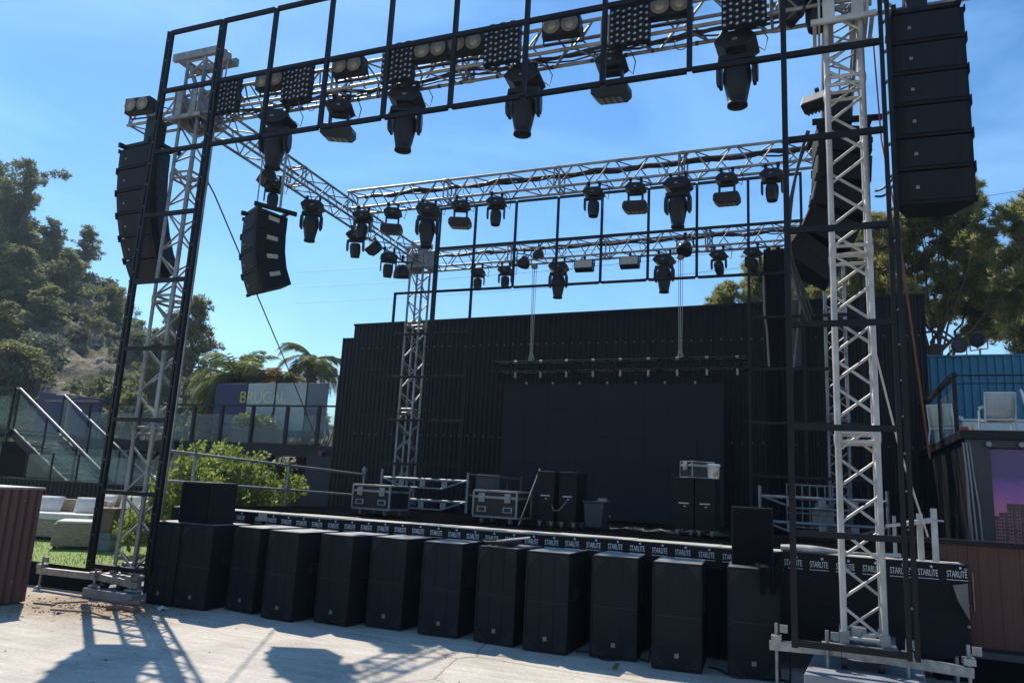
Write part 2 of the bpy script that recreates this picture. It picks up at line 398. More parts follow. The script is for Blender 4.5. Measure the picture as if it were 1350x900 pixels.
# ================================================================== CAMERA
cam = bpy.data.cameras.new('camera'); cam.sensor_width = 36; cam.lens = 36 * 1000 / 1350; cam.clip_end = 2000; cam.clip_start = .05
co = bpy.data.objects.new('camera', cam); COL.objects.link(co); scene.camera = co
yaw, pit, rol = 3.87183992e-01, 1.93003855e-01, 5.24939749e-02
fw = Vector((-math.sin(yaw) * math.cos(pit), math.cos(yaw) * math.cos(pit), math.sin(pit)))
rt = fw.cross(Vector((0, 0, 1))).normalized(); up = rt.cross(fw)
c_, s_ = math.cos(rol), math.sin(rol)
r2 = rt * c_ + up * s_; u2 = -rt * s_ + up * c_
mw = Matrix((r2, u2, -fw)).transposed().to_4x4(); mw.translation = (0, 0, 1.7)
co.matrix_world = mw

# ================================================================== LIGHT
SUN_AZ = R(141.5); SUN_EL = R(48.8)
sd = Vector((math.cos(SUN_AZ) * math.cos(SUN_EL), math.sin(SUN_AZ) * math.cos(SUN_EL), math.sin(SUN_EL)))
sl = bpy.data.lights.new('sun', 'SUN'); sl.energy = 4.2; sl.angle = R(.53); sl.color = (1, .925, .80)
so = bpy.data.objects.new('sun', sl); COL.objects.link(so)
so.rotation_euler = (-sd).to_track_quat('-Z', 'Y').to_euler(); so.location = sd * 60
w = bpy.data.worlds.new('World'); scene.world = w; w.use_nodes = True
nt = w.node_tree; N = nt.nodes; L = nt.links
sky = N.new('ShaderNodeTexSky'); sky.sky_type = 'NISHITA'; sky.sun_disc = False
sky.sun_elevation = SUN_EL; sky.sun_rotation = PI / 2 - SUN_AZ
sky.air_density = 1.25; sky.dust_density = .12; sky.ozone_density = 2.2; sky.altitude = 50
tc = N.new('ShaderNodeTexCoord')
mp = N.new('ShaderNodeMapping'); mp.inputs['Scale'].default_value = (1.1, 1.1, 3.2); mp.inputs['Rotation'].default_value = (R(12), 0, R(20))
L.new(tc.outputs['Generated'], mp.inputs['Vector'])
n1 = N.new('ShaderNodeTexNoise'); n1.inputs['Scale'].default_value = 2.2; n1.inputs['Detail'].default_value = 8; n1.inputs['Roughness'].default_value = .55; n1.inputs['Distortion'].default_value = .6
L.new(mp.outputs[0], n1.inputs['Vector'])
cr = N.new('ShaderNodeMapRange'); cr.inputs['From Min'].default_value = .46; cr.inputs['From Max'].default_value = .78; cr.inputs['To Max'].default_value = .22
L.new(n1.outputs['Fac'], cr.inputs['Value'])
cm = N.new('ShaderNodeMixRGB'); cm.inputs['Color2'].default_value = (9.5, 12.5, 15, 1)
L.new(cr.outputs[0], cm.inputs['Fac']); L.new(sky.outputs[0], cm.inputs['Color1'])
hs = N.new('ShaderNodeHueSaturation'); hs.inputs['Saturation'].default_value = 1.2; hs.inputs['Hue'].default_value = .492; hs.inputs['Value'].default_value = 1.
L.new(cm.outputs[0], hs.inputs['Color'])
bg = N['Background']; bg.inputs['Strength'].default_value = .103
tn = N.new('ShaderNodeMixRGB'); tn.blend_type = 'MULTIPLY'; tn.inputs['Fac'].default_value = 1; tn.inputs['Color2'].default_value = (.76, .88, 1.05, 1)
L.new(hs.outputs[0], tn.inputs['Color1']); L.new(tn.outputs[0], bg.inputs['Color'])
vs_ = scene.view_settings; vs_.view_transform = 'Standard'; vs_.look = 'None'; vs_.exposure = .5; vs_.gamma = 1; vs_.use_curve_mapping = False
scene.cycles.max_bounces = 6; scene.cycles.transparent_max_bounces = 12

# ================================================================== GROUND
b = B(); b.add([(-128, -40, 0), (58, -40, 0), (58, 100, 0), (-128, 100, 0)], [(0, 1, 2, 3)])
struct(b.build('ground', M['ground']))

# ================================================================== TRUSS RIG
def truss_parts(parent, Lg, w, h, mt, mtd=None, bay=.66, rc=.024, rd=.0125, joints=2.0, off=0, phase=0):
    """box truss along local +X from 0 to Lg; four chords and one lacing per face are its parts"""
    mtd = mtd or mt
    for y in (-w / 2, w / 2):
        for z in (-h / 2, h / 2):
            c = B(); c.tube((0, y, z + off), (Lg, y, z + off), rc, 10); nj = max(1, round(Lg / joints))
            for j in range(1, nj): c.lathe([(rc, -.07), (rc * 1.3, -.03), (rc * 1.3, .03), (rc, .07)], 10, (Lg * j / nj, y, z + off), Matrix.Rotation(PI / 2, 3, 'Y'))
            c.build('chord', mt, parent)
    faces = [((0, -w / 2), 'z', 0), ((0, w / 2), 'z', 1), ((-h / 2, 0), 'y', 0), ((h / 2, 0), 'y', 1)]
    for k, (c0, ax, ph) in enumerate(faces):
        q = B(); n = int(Lg / (bay / 2)); st = Lg / n
        for i in range(n):
            s0 = -1 if (i + ph + phase) % 2 == 0 else 1
            x0, x1 = i * st + .04, (i + 1) * st - .04
            if ax == 'z':
                y = c0[1]; q.tube((x0, y, s0 * h / 2 + off), (x1, y, -s0 * h / 2 + off), rd, 6)
            else:
                z = c0[0] + off; q.tube((x0, s0 * w / 2, z), (x1, -s0 * w / 2, z), rd, 6)
        nj = max(1, round(Lg / joints))
        for j in range(nj + 1):
            for dx in ((-.045, .045) if 0 < j < nj else ((.03,) if j == 0 else (-.03,))):
                x = Lg * j / nj + dx
                if ax == 'z': q.tube((x, c0[1], -h / 2 + off), (x, c0[1], h / 2 + off), rd * 1.25, 6)
                else: q.tube((x, -w / 2, c0[0] + off), (x, w / 2, c0[0] + off), rd * 1.25, 6)
        q.build('lacing', mtd, parent)

def truss(name, label, p0, p1, w=.34, h=.33, group=None, mt=None, **k):
    a = Vector(p0); d = Vector(p1) - a
    t = thing(name, label, 'truss', a, group=group)
    t.rotation_euler = (0, -math.asin(d.z / d.length), math.atan2(d.y, d.x))
    truss_parts(t, d.length, w, h, mt or M['alu'], **k)
    return t

front = truss('lighting_truss', 'front lighting truss carrying the matrix panels between the two front towers', (-10.02, 8.17, 7.20), (1.62, 8.17, 7.20), group='horizontal box trusses of the roof rig')
truss('lighting_truss', 'middle lighting truss crossing the sky behind the front truss with thick cables inside', (-8.43, 11.91, 7.08), (.2, 11.91, 7.10), w=.32, h=.36, group='horizontal box trusses of the roof rig', phase=1)
truss('lighting_truss', 'rear lighting truss above the black back wall, behind the rear black frame', (-8.45, 15.17, 6.87), (.2, 15.17, 6.94), w=.34, h=.38, group='horizontal box trusses of the roof rig')
truss('lighting_truss', 'side truss running back from the left front tower to the left rear tower', (-8.76, 8.34, 7.19), (-8.66, 15.0, 6.93), group='horizontal box trusses of the roof rig')
truss('lighting_truss', 'side truss running back from the right front tower, seen end on behind it', (.36, 8.34, 7.19), (.36, 15.0, 6.98), group='horizontal box trusses of the roof rig')

def tower(label, x, y, z0, ztop, mt, headed=False, front_tower=True, xr=.83, xl=-.82, group='upright truss towers of the roof rig', sleeve_z=7.2):
    t = thing('truss_tower', label, 'truss tower', (x, y, 0), group=group)
    # build the box truss along X then stand it up
    tr = thing('mast', None, None); tr.parent = t; tr.location = (0, 0, z0); tr.rotation_euler = (0, -PI / 2, 0)
    # sub-parts of the mast
    truss_parts(tr, ztop - z0, .34, .34, mt, bay=.68, rc=.027, rd=.0155, joints=2.0)
    # sleeve block round the horizontal trusses
    s = B(); z = sleeve_z
    for sx in (-1, 1):
        s.bb(sx * .235 - .012, sx * .235 + .012, -.27, .27, z - .22, z + .22)
    for q in (-1, 1):
        s.bb(-.32, .32, q * .262 - .02, q * .262 + .02, z - .26, z - .20); s.bb(-.32, .32, q * .262 - .02, q * .262 + .02, z + .21, z + .27)
        for sx in (-.14, .14): s.bb(sx - .06, sx + .06, q * .262 - .010, q * .262 + .010, z - .2, z + .21)
    s.bb(-.30, -.262, -.24, .24, z - .258, z - .202); s.bb(.262, .30, -.24, .24, z - .258, z - .202)
    s.build('sleeve_block', M['steel'] if mt is M['alu'] else mt, t, .004)
    if headed:
        hb = B(); hb.bb(-.46, .46, -.22, -.15, ztop, ztop + .12); hb.bb(-.46, .46, .15, .22, ztop, ztop + .12)
        hb.bb(-.42, -.36, -.149, .149, ztop + .01, ztop + .1); hb.bb(.30, .36, -.149, .149, ztop + .01, ztop + .1)
        hb.bar((.12, 0, ztop - .38), (.40, 0, ztop), .05); hb.bar((-.12, 0, ztop - .38), (-.30, 0, ztop), .05)
        hb.build('head_beam', M['steel'], t, .004)
        pu = B(); pu.lathe([(.02, -.04), (.115, -.04), (.10, 0), (.115, .04), (.02, .04)], 20, (.36, 0, ztop + .06), Matrix.Rotation(PI / 2, 3, 'X')); pu.build('pulley', M['steel'], t)
        ch = B(); ch.tube((.45, 0, ztop + .05), (.43, 0, 7.45), .012, 6); ch.build('hoist_chain', M['chain'], t)
    # base frame with outrigger arms, screw jacks and castors
    bs = B(); bs.bb(-.27, .27, -.27, .27, z0 - .06, z0 - .02)
    for sx in (-1, 1):
        for sy in (-1, 1): bs.bb(sx * .17 - .04, sx * .17 + .04, sy * .17 - .04, sy * .17 + .04, z0 - .019, z0 + .09)
    bs.build('base_plate', M['steel'], t, .003)
    if front_tower:
        for nm, a, bq in (('outrigger_arm', (xl, -.22, z0 - .10), (-.2, -.28, z0 - .075)), ('outrigger_arm', (-.2, -.30, z0 - .075), (xr, -.30, z0 - .12)),
                          ('outrigger_arm', (.24, .29, z0 - .09), (.30, .95, z0 - .10))):
            o = B(); o.bar(a, bq, .075, .085); o.build('outrigger_arm', M['steel'], t, .004)
        for (jx, jy) in ((xl + .06, -.22), (xr - .03, -.30), (-.32, -.33), (.33, -.33), (.30, .86)):
            j = B(); j.tube((jx, jy, .02 + (.13 if abs(jx) < .6 and jy < 0 else 0)), (jx, jy, z0 + .10), .016, 8); j.lathe([(.07, 0), (.07, .012), (.03, .03)], 14, (jx, jy, .005 if not (abs(jx) < .6 and jy < 0) else .145))
            j.bb(jx - .045, jx + .045, jy - .06, jy + .06, z0 - .06, z0 - .005); j.bb(jx + .03, jx + .10, jy - .012, jy + .012, z0 + .02, z0 + .09)
            j.build('screw_jack', M['steel'], t)
        for cx in (-.18, .12):
            j = B(); j.lathe([(.02, -.025), (.065, -.025), (.065, .025), (.02, .025)], 16, (cx, -.28, z0 - .16), Matrix.Rotation(PI / 2, 3, 'Y')); j.build('castor', M['cable'], t)
        w_ = B(); w_.bb(-.11, .02, -.12, .02, z0 - .015, z0 + .12); w_.bb(-.02, .10, -.14, -.02, z0 - .013, z0 + .08); w_.bb(-.17, -.09, -.1, 0, z0 - .012, z0 + .06)
        w_.build('winch', M['steel'], t, .006)
    return t
tower('front left truss tower standing on a concrete block beside the brown container', -8.75, 8.17, .34, 7.98, M['alu'], headed=True, xr=.45, xl=-1.55)
tower('nearest tower, pale painted front right truss tower in front of the vinyl banner', .36, 8.17, .50, 7.98, M['white_alu'], sleeve_z=7.0)
tower('rear left truss tower behind the flight case and railing on the stage', -8.62, 15.17, 1.32, 7.35, M['alu'], front_tower=False, sleeve_z=6.93)
tower('rear right truss tower half hidden behind the pale front tower', .365, 15.17, 1.32, 7.3, M['alu'], front_tower=False, sleeve_z=6.98)

def ballast(label, x, y, sx, sy, h):
    q = B(); q.bb(-sx / 2, sx / 2, -sy / 2, sy / 2, 0, h)
    o = q.build('ballast_block', M['concrete_block'], None, .015, (x, y, 0)); o.rotation_euler.z = R(-4)
    tag(o, label, 'concrete block', 'concrete blocks under the front towers')
ballast('grey concrete block under the left front tower, next to the dirt patch', -8.66, 8.2, .96, .96, .13)
ballast('grey concrete block under the pale right front tower', .36, 8.0, .95, 1.2, .28)

# ---------------------------------------------------------------- black portal frames
def portal(label, Y, posts, zs_top, cols, w, doubled=()):
    """cols: list of (x list, z rung list, zbottom)"""
    t = thing('portal_frame', label, 'frame', (0, Y, 0), group='black square tube portal frames')
    def bar(nm, a, bq, ww=None):
        q = B(); q.bar(a, bq, ww or w); q.build(nm, M['black_steel'], t, .003)
    z0, z1, z2 = zs_top
    x0, x1 = posts[0], posts[-1]
    e = w / 2 + .001
    colx = set()
    for xs, rungs, zb, zt in cols:
        for x in xs: colx.add(round(x, 2))
        for k, x in enumerate(xs):
            top = zt[k]
            if round(x, 2) in doubled:
                for dx in (-.031, .031):
                    q = B(); q.bar((x + dx, 0, zb), (x + dx, 0, top), .040, w); q.build('post', M['black_steel'], t, .003)
                q = B()
                z = zb + .1
                while z < top: q.tube((x, -w / 2 - .004, z), (x, w / 2 + .004, z), .009, 6); z += .33
                q.build('bolt', M['logo'], t)
            else: bar('post', (x, 0, zb), (x, 0, top))
        for a, bq in zip(xs[:-1], xs[1:]):
            ea = .052 if round(a, 2) in doubled else e; eb = .052 if round(bq, 2) in doubled else e
            for z in rungs: bar('rung', (a + ea, 0, z), (bq - eb, 0, z))
    for a, bq in zip(posts[:-1], posts[1:]):
        ea = .052 if round(a, 2) in doubled else e; eb = .052 if round(bq, 2) in doubled else e
        for z in (z0, z1, z2): bar('rail', (a + ea, 0, z), (bq - eb, 0, z))
    for x in posts:
        if round(x, 2) not in colx: bar('post', (x, 0, z0), (x, 0, z2))
    return t
fx = [-8.97, -7.95, -6.99, -6.03, -5.07, -4.11, -3.14, -2.17, -1.20, -.23, .72]
portal('large black front portal frame standing before the front towers and matrix panels', 7.65, fx, (6.28, 7.26, 8.23),
       [([fx[0], fx[1]], [.44, 1.40, 2.37, 3.35, 4.31, 5.30], .40, [8.255, 8.255]), ([fx[9], fx[10]], [.49, 1.45, 2.42, 3.41, 4.36, 5.33], .45, [8.255, 8.255])], .056, doubled=(-8.97, -7.95, .72))
px = [-7.90, -6.98, -6.01, -5.04, -4.07, -3.09, -2.12, -1.14, -.18]
portal('smaller black rear portal frame on the stage in front of the black back wall', 14.6, px, (5.97, 6.97, 7.92),
       [([-8.90, -7.90, -6.98], [2.13, 3.08, 4.04, 5.01, 5.97], 1.24, [5.995, 7.945, 7.945]), ([-1.14, -.18, .80], [2.18, 3.14, 4.13, 5.12], 1.24, [7.945, 7.945, 6.06])], .05, doubled=(-7.9,))
q = None

# ---------------------------------------------------------------- fixtures
def clamps(t, dx=.13):
    for s in (-1, 1):
        q = B(); q.lathe([(.038, -.022), (.038, .022)], 14, (s * dx, 0, -.005), Matrix.Rotation(PI / 2, 3, 'Y')); q.bb(s * dx - .017, s * dx + .017, -.022, .022, -.10, -.035)
        q.bb(s * dx - .02, s * dx + .02, -.05, .05, -.115, -.10)
        q.build('clamp', M['black_steel'], t)
def lead(t, w, z):
    q = B(); q.path([(w * .42, .12, z - .05), (w * .62, .15, z - .12), (w * .70, .13, z + .02), (w * .55, .10, .03), (w * .2, .12, .06), (-w * .3, .14, .05)], .007, 5)
    q.build('power_lead', M['cable'], t)
    q = B(); q.path([(-w * .3, -.05, z), (-w * .42, -.02, z + .06), (-w * .35, 0, .03)], .003, 4); q.build('safety_wire', M['steel'], t)
def base_box(t, w, d, h, z, mt=None):
    lead(t, w, z)
    q = B(); c = h * .45
    q.prism([(-w / 2 + c, z), (w / 2 - c, z), (w / 2, z - c), (w / 2, z - h * .6), (w / 2 - c * 1.3, z - h), (-w / 2 + c * 1.3, z - h), (-w / 2, z - h * .6), (-w / 2, z - c)], -d / 2, d / 2)
    q.bb(-w * .22, w * .22, -d / 2 - .006, -d / 2 + .01, z - h * .75, z - h * .35)
    o = q.build('base', M['black_plastic'], t, .012)
    p_ = B(); p_.bb(-w * .06, w * .06, -d / 2 - .009, -d / 2 - .0065, z - h * .62, z - h * .48); p_.build('badge', M['logo'], o)
    return o
def big_head(rz=0, tilt=0, s=1.):
    t = thing('moving_spotlight', 'x', 'stage light')
    t.rotation_euler.z = rz; t.scale = (s, s, s)
    clamps(t); base_box(t, .46, .36, .20, -.11)
    y = B(); y.lathe([(.11, -.312), (.11, -.345)], 18)
    y.prism([(-.20, -.335), (.20, -.335), (.205, -.40), (-.205, -.40)], -.075, .075)
    for sx in (-1, 1):
        prof = [(-.075, -.38), (.075, -.38), (.10, -.50), (.10, -.62), (.06, -.70), (-.06, -.70), (-.10, -.62), (-.10, -.50)]
        y.prism(prof, sx * .168, sx * .205, 'x')
        y.prism([(a * .75, z_ * .8 - .11) for a, z_ in prof], sx * .206, sx * .226, 'x')
    y.build('yoke', M['black_plastic'], t, .014)
    h = B()
    rot = Matrix.Rotation(tilt, 3, 'X')
    P0 = Vector((0, 0, -.58))
    h.lathe([(.09, .16), (.135, .14), (.150, .08), (.152, -.06), (.140, -.14), (.118, -.25), (.104, -.33), (.112, -.345), (.114, -.37), (.100, -.372), (.095, -.350)], 22, P0, rot)
    for k in range(5): h.lathe([(.154, .05 - k * .028), (.157, .046 - k * .028), (.154, .038 - k * .028)], 22, P0, rot)
    ho = h.build('head', M['black_plastic'], t)
    l = B(); l.lathe([(.001, -.344), (.05, -.352), (.094, -.340)], 20, P0, rot); l.build('lens', M['lens'], ho)
    return t
def small_spot(rz=0, tilt=0, s=1.):
    t = thing('moving_spotlight', 'x', 'stage light'); t.rotation_euler.z = rz; t.scale = (s, s, s)
    clamps(t, .09); base_box(t, .33, .27, .14, -.11)
    y = B(); y.bb(-.13, .13, -.05, .05, -.285, -.252)
    for sx in (-1, 1):
        y.prism([(-.05, -.26), (.05, -.26), (.06, -.40), (.03, -.46), (-.03, -.46), (-.06, -.40)], sx * .13 - .025 * (sx < 0), sx * .13 + .025 * (sx > 0), 'x')
    y.build('yoke', M['black_plastic'], t, .008)
    rot = Matrix.Rotation(tilt, 3, 'X'); P0 = Vector((0, 0, -.40)); h = B()
    h.lathe([(.05, .09), (.085, .075), (.095, .03), (.095, -.08), (.080, -.15), (.074, -.175), (.066, -.177), (.064, -.16)], 18, P0, rot)
    ho = h.build('head', M['black_plastic'], t)
    l = B(); l.lathe([(.001, -.158), (.063, -.15)], 16, P0, rot); l.build('lens', M['lens'], ho)
    return t
def wash(rz=0, tilt=0, s=1.):
    t = thing('wash_light', 'x', 'stage light'); t.rotation_euler.z = rz; t.scale = (s, s, s)
    clamps(t, .09); base_box(t, .34, .28, .14, -.11)
    y = B(); y.bb(-.10, .10, -.055, .055, -.285, -.252)
    for sx in (-1, 1): y.prism([(-.055, -.26), (.055, -.26), (.045, -.44), (-.045, -.44)], sx * .10 - .03 * (sx < 0), sx * .10 + .03 * (sx > 0), 'x')
    y.build('yoke', M['black_plastic'], t, .008)
    rot = Matrix.Rotation(tilt, 3, 'X'); h = B(); h.M = Matrix.Translation((0, 0, -.44)) @ rot.to_4x4()
    h.prism([(-.17, .02), (.17, .02), (.20, -.02), (.20, -.10), (.15, -.145), (-.15, -.145), (-.20, -.10), (-.20, -.02)], -.17, .17)
    for k in range(6): h.bb(-.205, .205, -.15 + k * .052, -.13 + k * .052, -.1, -.06)
    ho = h.build('head', M['black_plastic'], t, .008)
    l = B(); l.M = h.M
    for i in range(4):
        for j in range(4): l.lathe([(.032, -.146), (.030, -.152), (.012, -.150)], 10, (-.105 + i * .07, -.105 + j * .07, 0))
    l.build('lens', M['lens'], ho)
    return t
def flood(rz=0, tilt=0, s=1., up=False):
    t = thing('strobe_panel', 'x', 'stage light'); t.rotation_euler.z = rz; t.scale = (s, s, s)
    q = B(); q.lathe([(.035, -.02), (.035, .02)], 12, (0, 0, -.005), Matrix.Rotation(PI / 2, 3, 'Y')); q.bb(-.017, .017, -.02, .02, -.09, -.03); q.build('clamp', M['black_steel'], t)
    y = B()
    y.path([(-.20, 0, -.20), (-.20, 0, -.10), (-.15, 0, -.088), (.15, 0, -.088), (.20, 0, -.10), (.20, 0, -.20)], .012, 6)
    y.build('yoke', M['black_steel'], t)
    rot = Matrix.Rotation(tilt, 4, 'X'); T = Matrix.Translation((0, 0, -.21)) @ rot
    h = B(); h.M = T
    h.prism([(-.11, .10), (.04, .10), (.10, .05), (.10, -.05), (.04, -.10), (-.11, -.10)], -.18, .18, 'x')
    for k in range(7): h.bb(-.165 + k * .05, -.145 + k * .05, .02, .12, -.06, .06)
    ho = h.build('housing', M['black_plastic'], t, .006)
    f = B(); f.M = T; f.bb(-.165, .165, -.118, -.1105, -.072, .085); f.build('lamp_face', M['flood_glass'], ho)
    return t
def par(rz=0, tilt=0, s=1., r=.15):
    t = thing('par_light', 'x', 'stage light'); t.rotation_euler.z = rz; t.scale = (s, s, s)
    q = B(); q.lathe([(.035, -.02), (.035, .02)], 12, (0, 0, -.005), Matrix.Rotation(PI / 2, 3, 'Y')); q.bb(-.017, .017, -.02, .02, -.10, -.03); q.build('clamp', M['black_steel'], t)
    y = B(); y.bar((-r - .03, 0, -.11), (r + .03, 0, -.11), .03, .02)
    for sx in (-1, 1): y.bar((sx * (r + .03), 0, -.12), (sx * (r + .03), 0, -.30), .014, .04)
    y.build('yoke', M['black_steel'], t)
    T = Matrix.Translation((0, 0, -.30)) @ Matrix.Rotation(tilt, 4, 'X'); h = B(); h.M = T
    h.lathe([(.05, .14), (.08, .13), (r * .9, .03), (r, -.02), (r, -.11), (r * .93, -.112), (r * .9, -.09)], 20)
    ho = h.build('housing', M['black_plastic'], t)
    l = B(); l.M = T; l.lathe([(.001, -.07), (r * .9, -.085)], 20); l.build('lens', M['lens'], ho)
    return t
def blinder(rz=0):
    t = thing('blinder', 'x', 'stage light'); t.rotation_euler.z = rz
    q = B(); q.prism([(-.06, -.115), (-.075, -.12), (.05, -.12), (.09, -.06), (.09, .06), (.05, .12), (-.075, .12)], -.235, .235, 'x')
    h = q.build('housing', M['black_plastic'], t, .006)
    for sx in (-1, 1):
        l = B(); rot = Matrix.Rotation(PI / 2, 3, 'X')
        l.lathe([(.105, .082), (.108, .092), (.100, .094), (.092, .080), (.070, .0775), (.066, .082), (.062, .0775)], 24, (sx * .113, 0, 0), rot)
        lo = l.build('reflector', M['reflector'], h)
        g = B(); g.lathe([(.060, .079), (.045, .090), (.020, .096), (.002, .097)], 18, (sx * .113, 0, 0), rot); g.build('lamp', M['lamp_glass'], h)
    y = B(); y.bar((-.25, .02, 0), (-.25, .10, -.13), .012, .03); y.bar((.25, .02, 0), (.25, .10, -.13), .012, .03); y.bar((-.25, .10, -.135), (.25, .10, -.135), .03, .012)
    y.build('bracket', M['black_steel'], t)
    return t
def matrix_panel():
    t = thing('matrix_panel', 'x', 'stage light')
    q = B(); n = 7; pw, ph = .0685, .0785
    for i in range(n):
        x = (i - 3) * pw; dz = (.018 if i % 2 else 0)
        for j in range(n):
            z = (j - 3) * ph + dz
            q.bb(x - .0325, x + .0325, -.05, .04, z - .031, z + .031)
            q.lathe([(.024, .050), (.024, .062), (.018, .062), (.014, .054)], 10, (x, 0, z), Matrix.Rotation(PI / 2, 3, 'X'))
        q.bb(x - .013, x + .024, -.044, .035, -3.4 * ph + dz, 3.4 * ph + dz)
    for z in (-.16, .0, .16): q.bb(-.235, .235, .041, .052, z - .028, z + .028)
    for i in range(n):
        for j in range(n):
            q.lathe([(.0175, .060), (.001, .0565)], 8, ((i - 3) * pw, 0, (j - 3) * ph + (.018 if i % 2 else 0)), Matrix.Rotation(PI / 2, 3, 'X'), m=1)
    q.build('lamp_grid', [M['black_plastic'], M['sky_dot']], t)
    q = B(); q.bb(-.17, .17, .053, .10, -.10, .10); q.bar((0, .10, .05), (0, .20, .15), .03, .05); q.build('driver_box', M['black_plastic'], t)
    return t

protos = {}
def fixture(kind, fn, pos, label, group, rz=0., tilt=0., s=1.):
    key = (fn.__name__, round(tilt, 2), round(s, 2))
    if key not in protos:
        o = fn(rz, tilt, s) if fn not in (blinder, matrix_panel) else (fn(rz) if fn is blinder else fn())
        protos[key] = o
    else: o = copy_tree(protos[key])
    o.location = pos; o.rotation_euler.z = rz
    o['label'] = label; o['group'] = group
    return o
FZ = 7.02
GB = 'large moving head spotlights'; GS = 'small moving head spotlights'; GW = 'moving wash lights with flat heads'; GF = 'strobe panels'; GP = 'round par lights'
for x, rz, lb in ((-7.20, 12, 'large moving head under the front truss nearest the left tower'), (-5.05, 18, 'large moving head under the front truss below the third matrix panel from the left'),
              (-3.34, 6, 'large moving head at the centre of the front truss crossing the black frame'), (-.745, -3, 'large moving head on the front truss nearest the pale right tower')):
    fixture('big', big_head, (x, 8.17 if rz != 0 else 8.0, FZ - .01), lb, GB, R(rz), 0, 1.0)
fixture('wash', wash, (-6.12, 8.17, FZ), 'wash light with slanted flat head under the front truss between two large moving heads', GW, R(24), R(14), 1.1)
fixture('wash', wash, (-2.21, 8.17, FZ), 'wash light with ribbed flat head under the front truss beneath the fifth matrix panel', GW, R(4), R(14), 1.1)
for x, lb in ((-9.62, 'two lamp blinder at the far left end of the front truss above the speaker array'), (-7.10, 'two lamp blinder squeezed against the second matrix panel from the left'),
              (-5.80, 'two lamp blinder alone between the second and third matrix panels'), (-4.53, 'two lamp blinder just right of the third matrix panel, left one of a pair'),
              (-4.03, 'two lamp blinder touching the left edge of the fourth matrix panel'), (-2.76, 'two lamp blinder right of the fourth matrix panel over bare truss'), (-1.45, 'two lamp blinder between the two rightmost matrix panels')):
    fixture('bl', blinder, (x, 7.85, 7.22), lb, 'two lamp blinders on the front truss', R(4))
for x, z, lb in ((-7.92, 7.13, 'square black matrix panel of small lamps right of the left front tower head'), (-6.65, 7.13, 'second square matrix panel from the left, with a blinder against its left edge'),
              (-5.03, 7.15, 'third square matrix panel from the left, above a large moving head'), (-3.54, 7.15, 'fourth square matrix panel from the left, near the centre of the front truss'),
              (-1.92, 7.11, 'fifth square matrix panel, hanging above the ribbed wash light'), (-.64, 7.09, 'rightmost square matrix panel, above the large moving head near the pale tower')):
    fixture('mx', matrix_panel, (x, 7.86, z), lb, 'square matrix panels on the front truss')
# side truss (left)
fixture('big', big_head, (-8.75, 11.15, 6.94), 'large moving head hanging from the left side truss, right of the small speaker array', GB, R(30), 0, .92)
fixture('fl', flood, (-8.72, 9.80, 6.98), 'strobe panel with beige face under the left side truss, close to the front tower', GF, R(-38), R(-38), 1.05)
fixture('sp', small_spot, (-8.72, 10.0, 6.86), 'small spotlight hanging just behind the strobe panel near the front left tower', GS, R(40), 0, 1.)
fixture('sp', small_spot, (-8.72, 12.6, 6.86), 'small spotlight under the left side truss where the middle truss joins it', GS, R(20), R(15), 1.15)
fixture('fl', flood, (-8.70, 13.25, 6.82), 'strobe panel with beige face under the left side truss near the rear tower', GF, R(-38), R(-38), 1.05)
fixture('sp', small_spot, (-8.68, 13.85, 6.79), 'small spotlight under the left side truss between strobe panel and rear tower', GS, R(35), R(15), 1.15)
fixture('pa', par, (-8.66, 14.4, 6.78), 'wide round light tipped down at the rear end of the left side truss', GP, R(15), R(12), 1.25)
# middle truss
MY = 11.91
for fn, x, rz, tl, s, lb in ((small_spot, -8.02, 20, 0, 1.1, 'small spotlight at the left end of the middle truss'), (wash, -7.36, 26, R(8), 1.0, 'wash light at left on the middle truss beside the large moving head'),
                      (big_head, -6.60, 20, 0, .96, 'large moving head on the left half of the middle truss'), (wash, -5.93, 20, R(8), 1.0, 'wash light on the middle truss just right of its left large moving head'),
                      (small_spot, -5.23, 14, 0, 1.05, 'small spotlight on the middle truss above the left end of the rear frame'), (small_spot, -3.43, 4, 0, 1.05, 'small spotlight at the centre of the middle truss'),
                      (wash, -2.71, 6, R(8), 1.0, 'wash light on the middle truss left of its right large moving head'), (big_head, -2.01, -2, 0, .96, 'large moving head on the right half of the middle truss'),
                      (wash, -1.24, 0, R(8), 1.0, 'wash light on the middle truss between a large moving head and the last spotlight'), (small_spot, -.56, -6, 0, 1.05, 'small spotlight at the right end of the middle truss')):
    fixture('m', fn, (x, MY - .16, 6.90), lb, {big_head: GB, wash: GW, small_spot: GS}[fn], R(rz), tl, s)
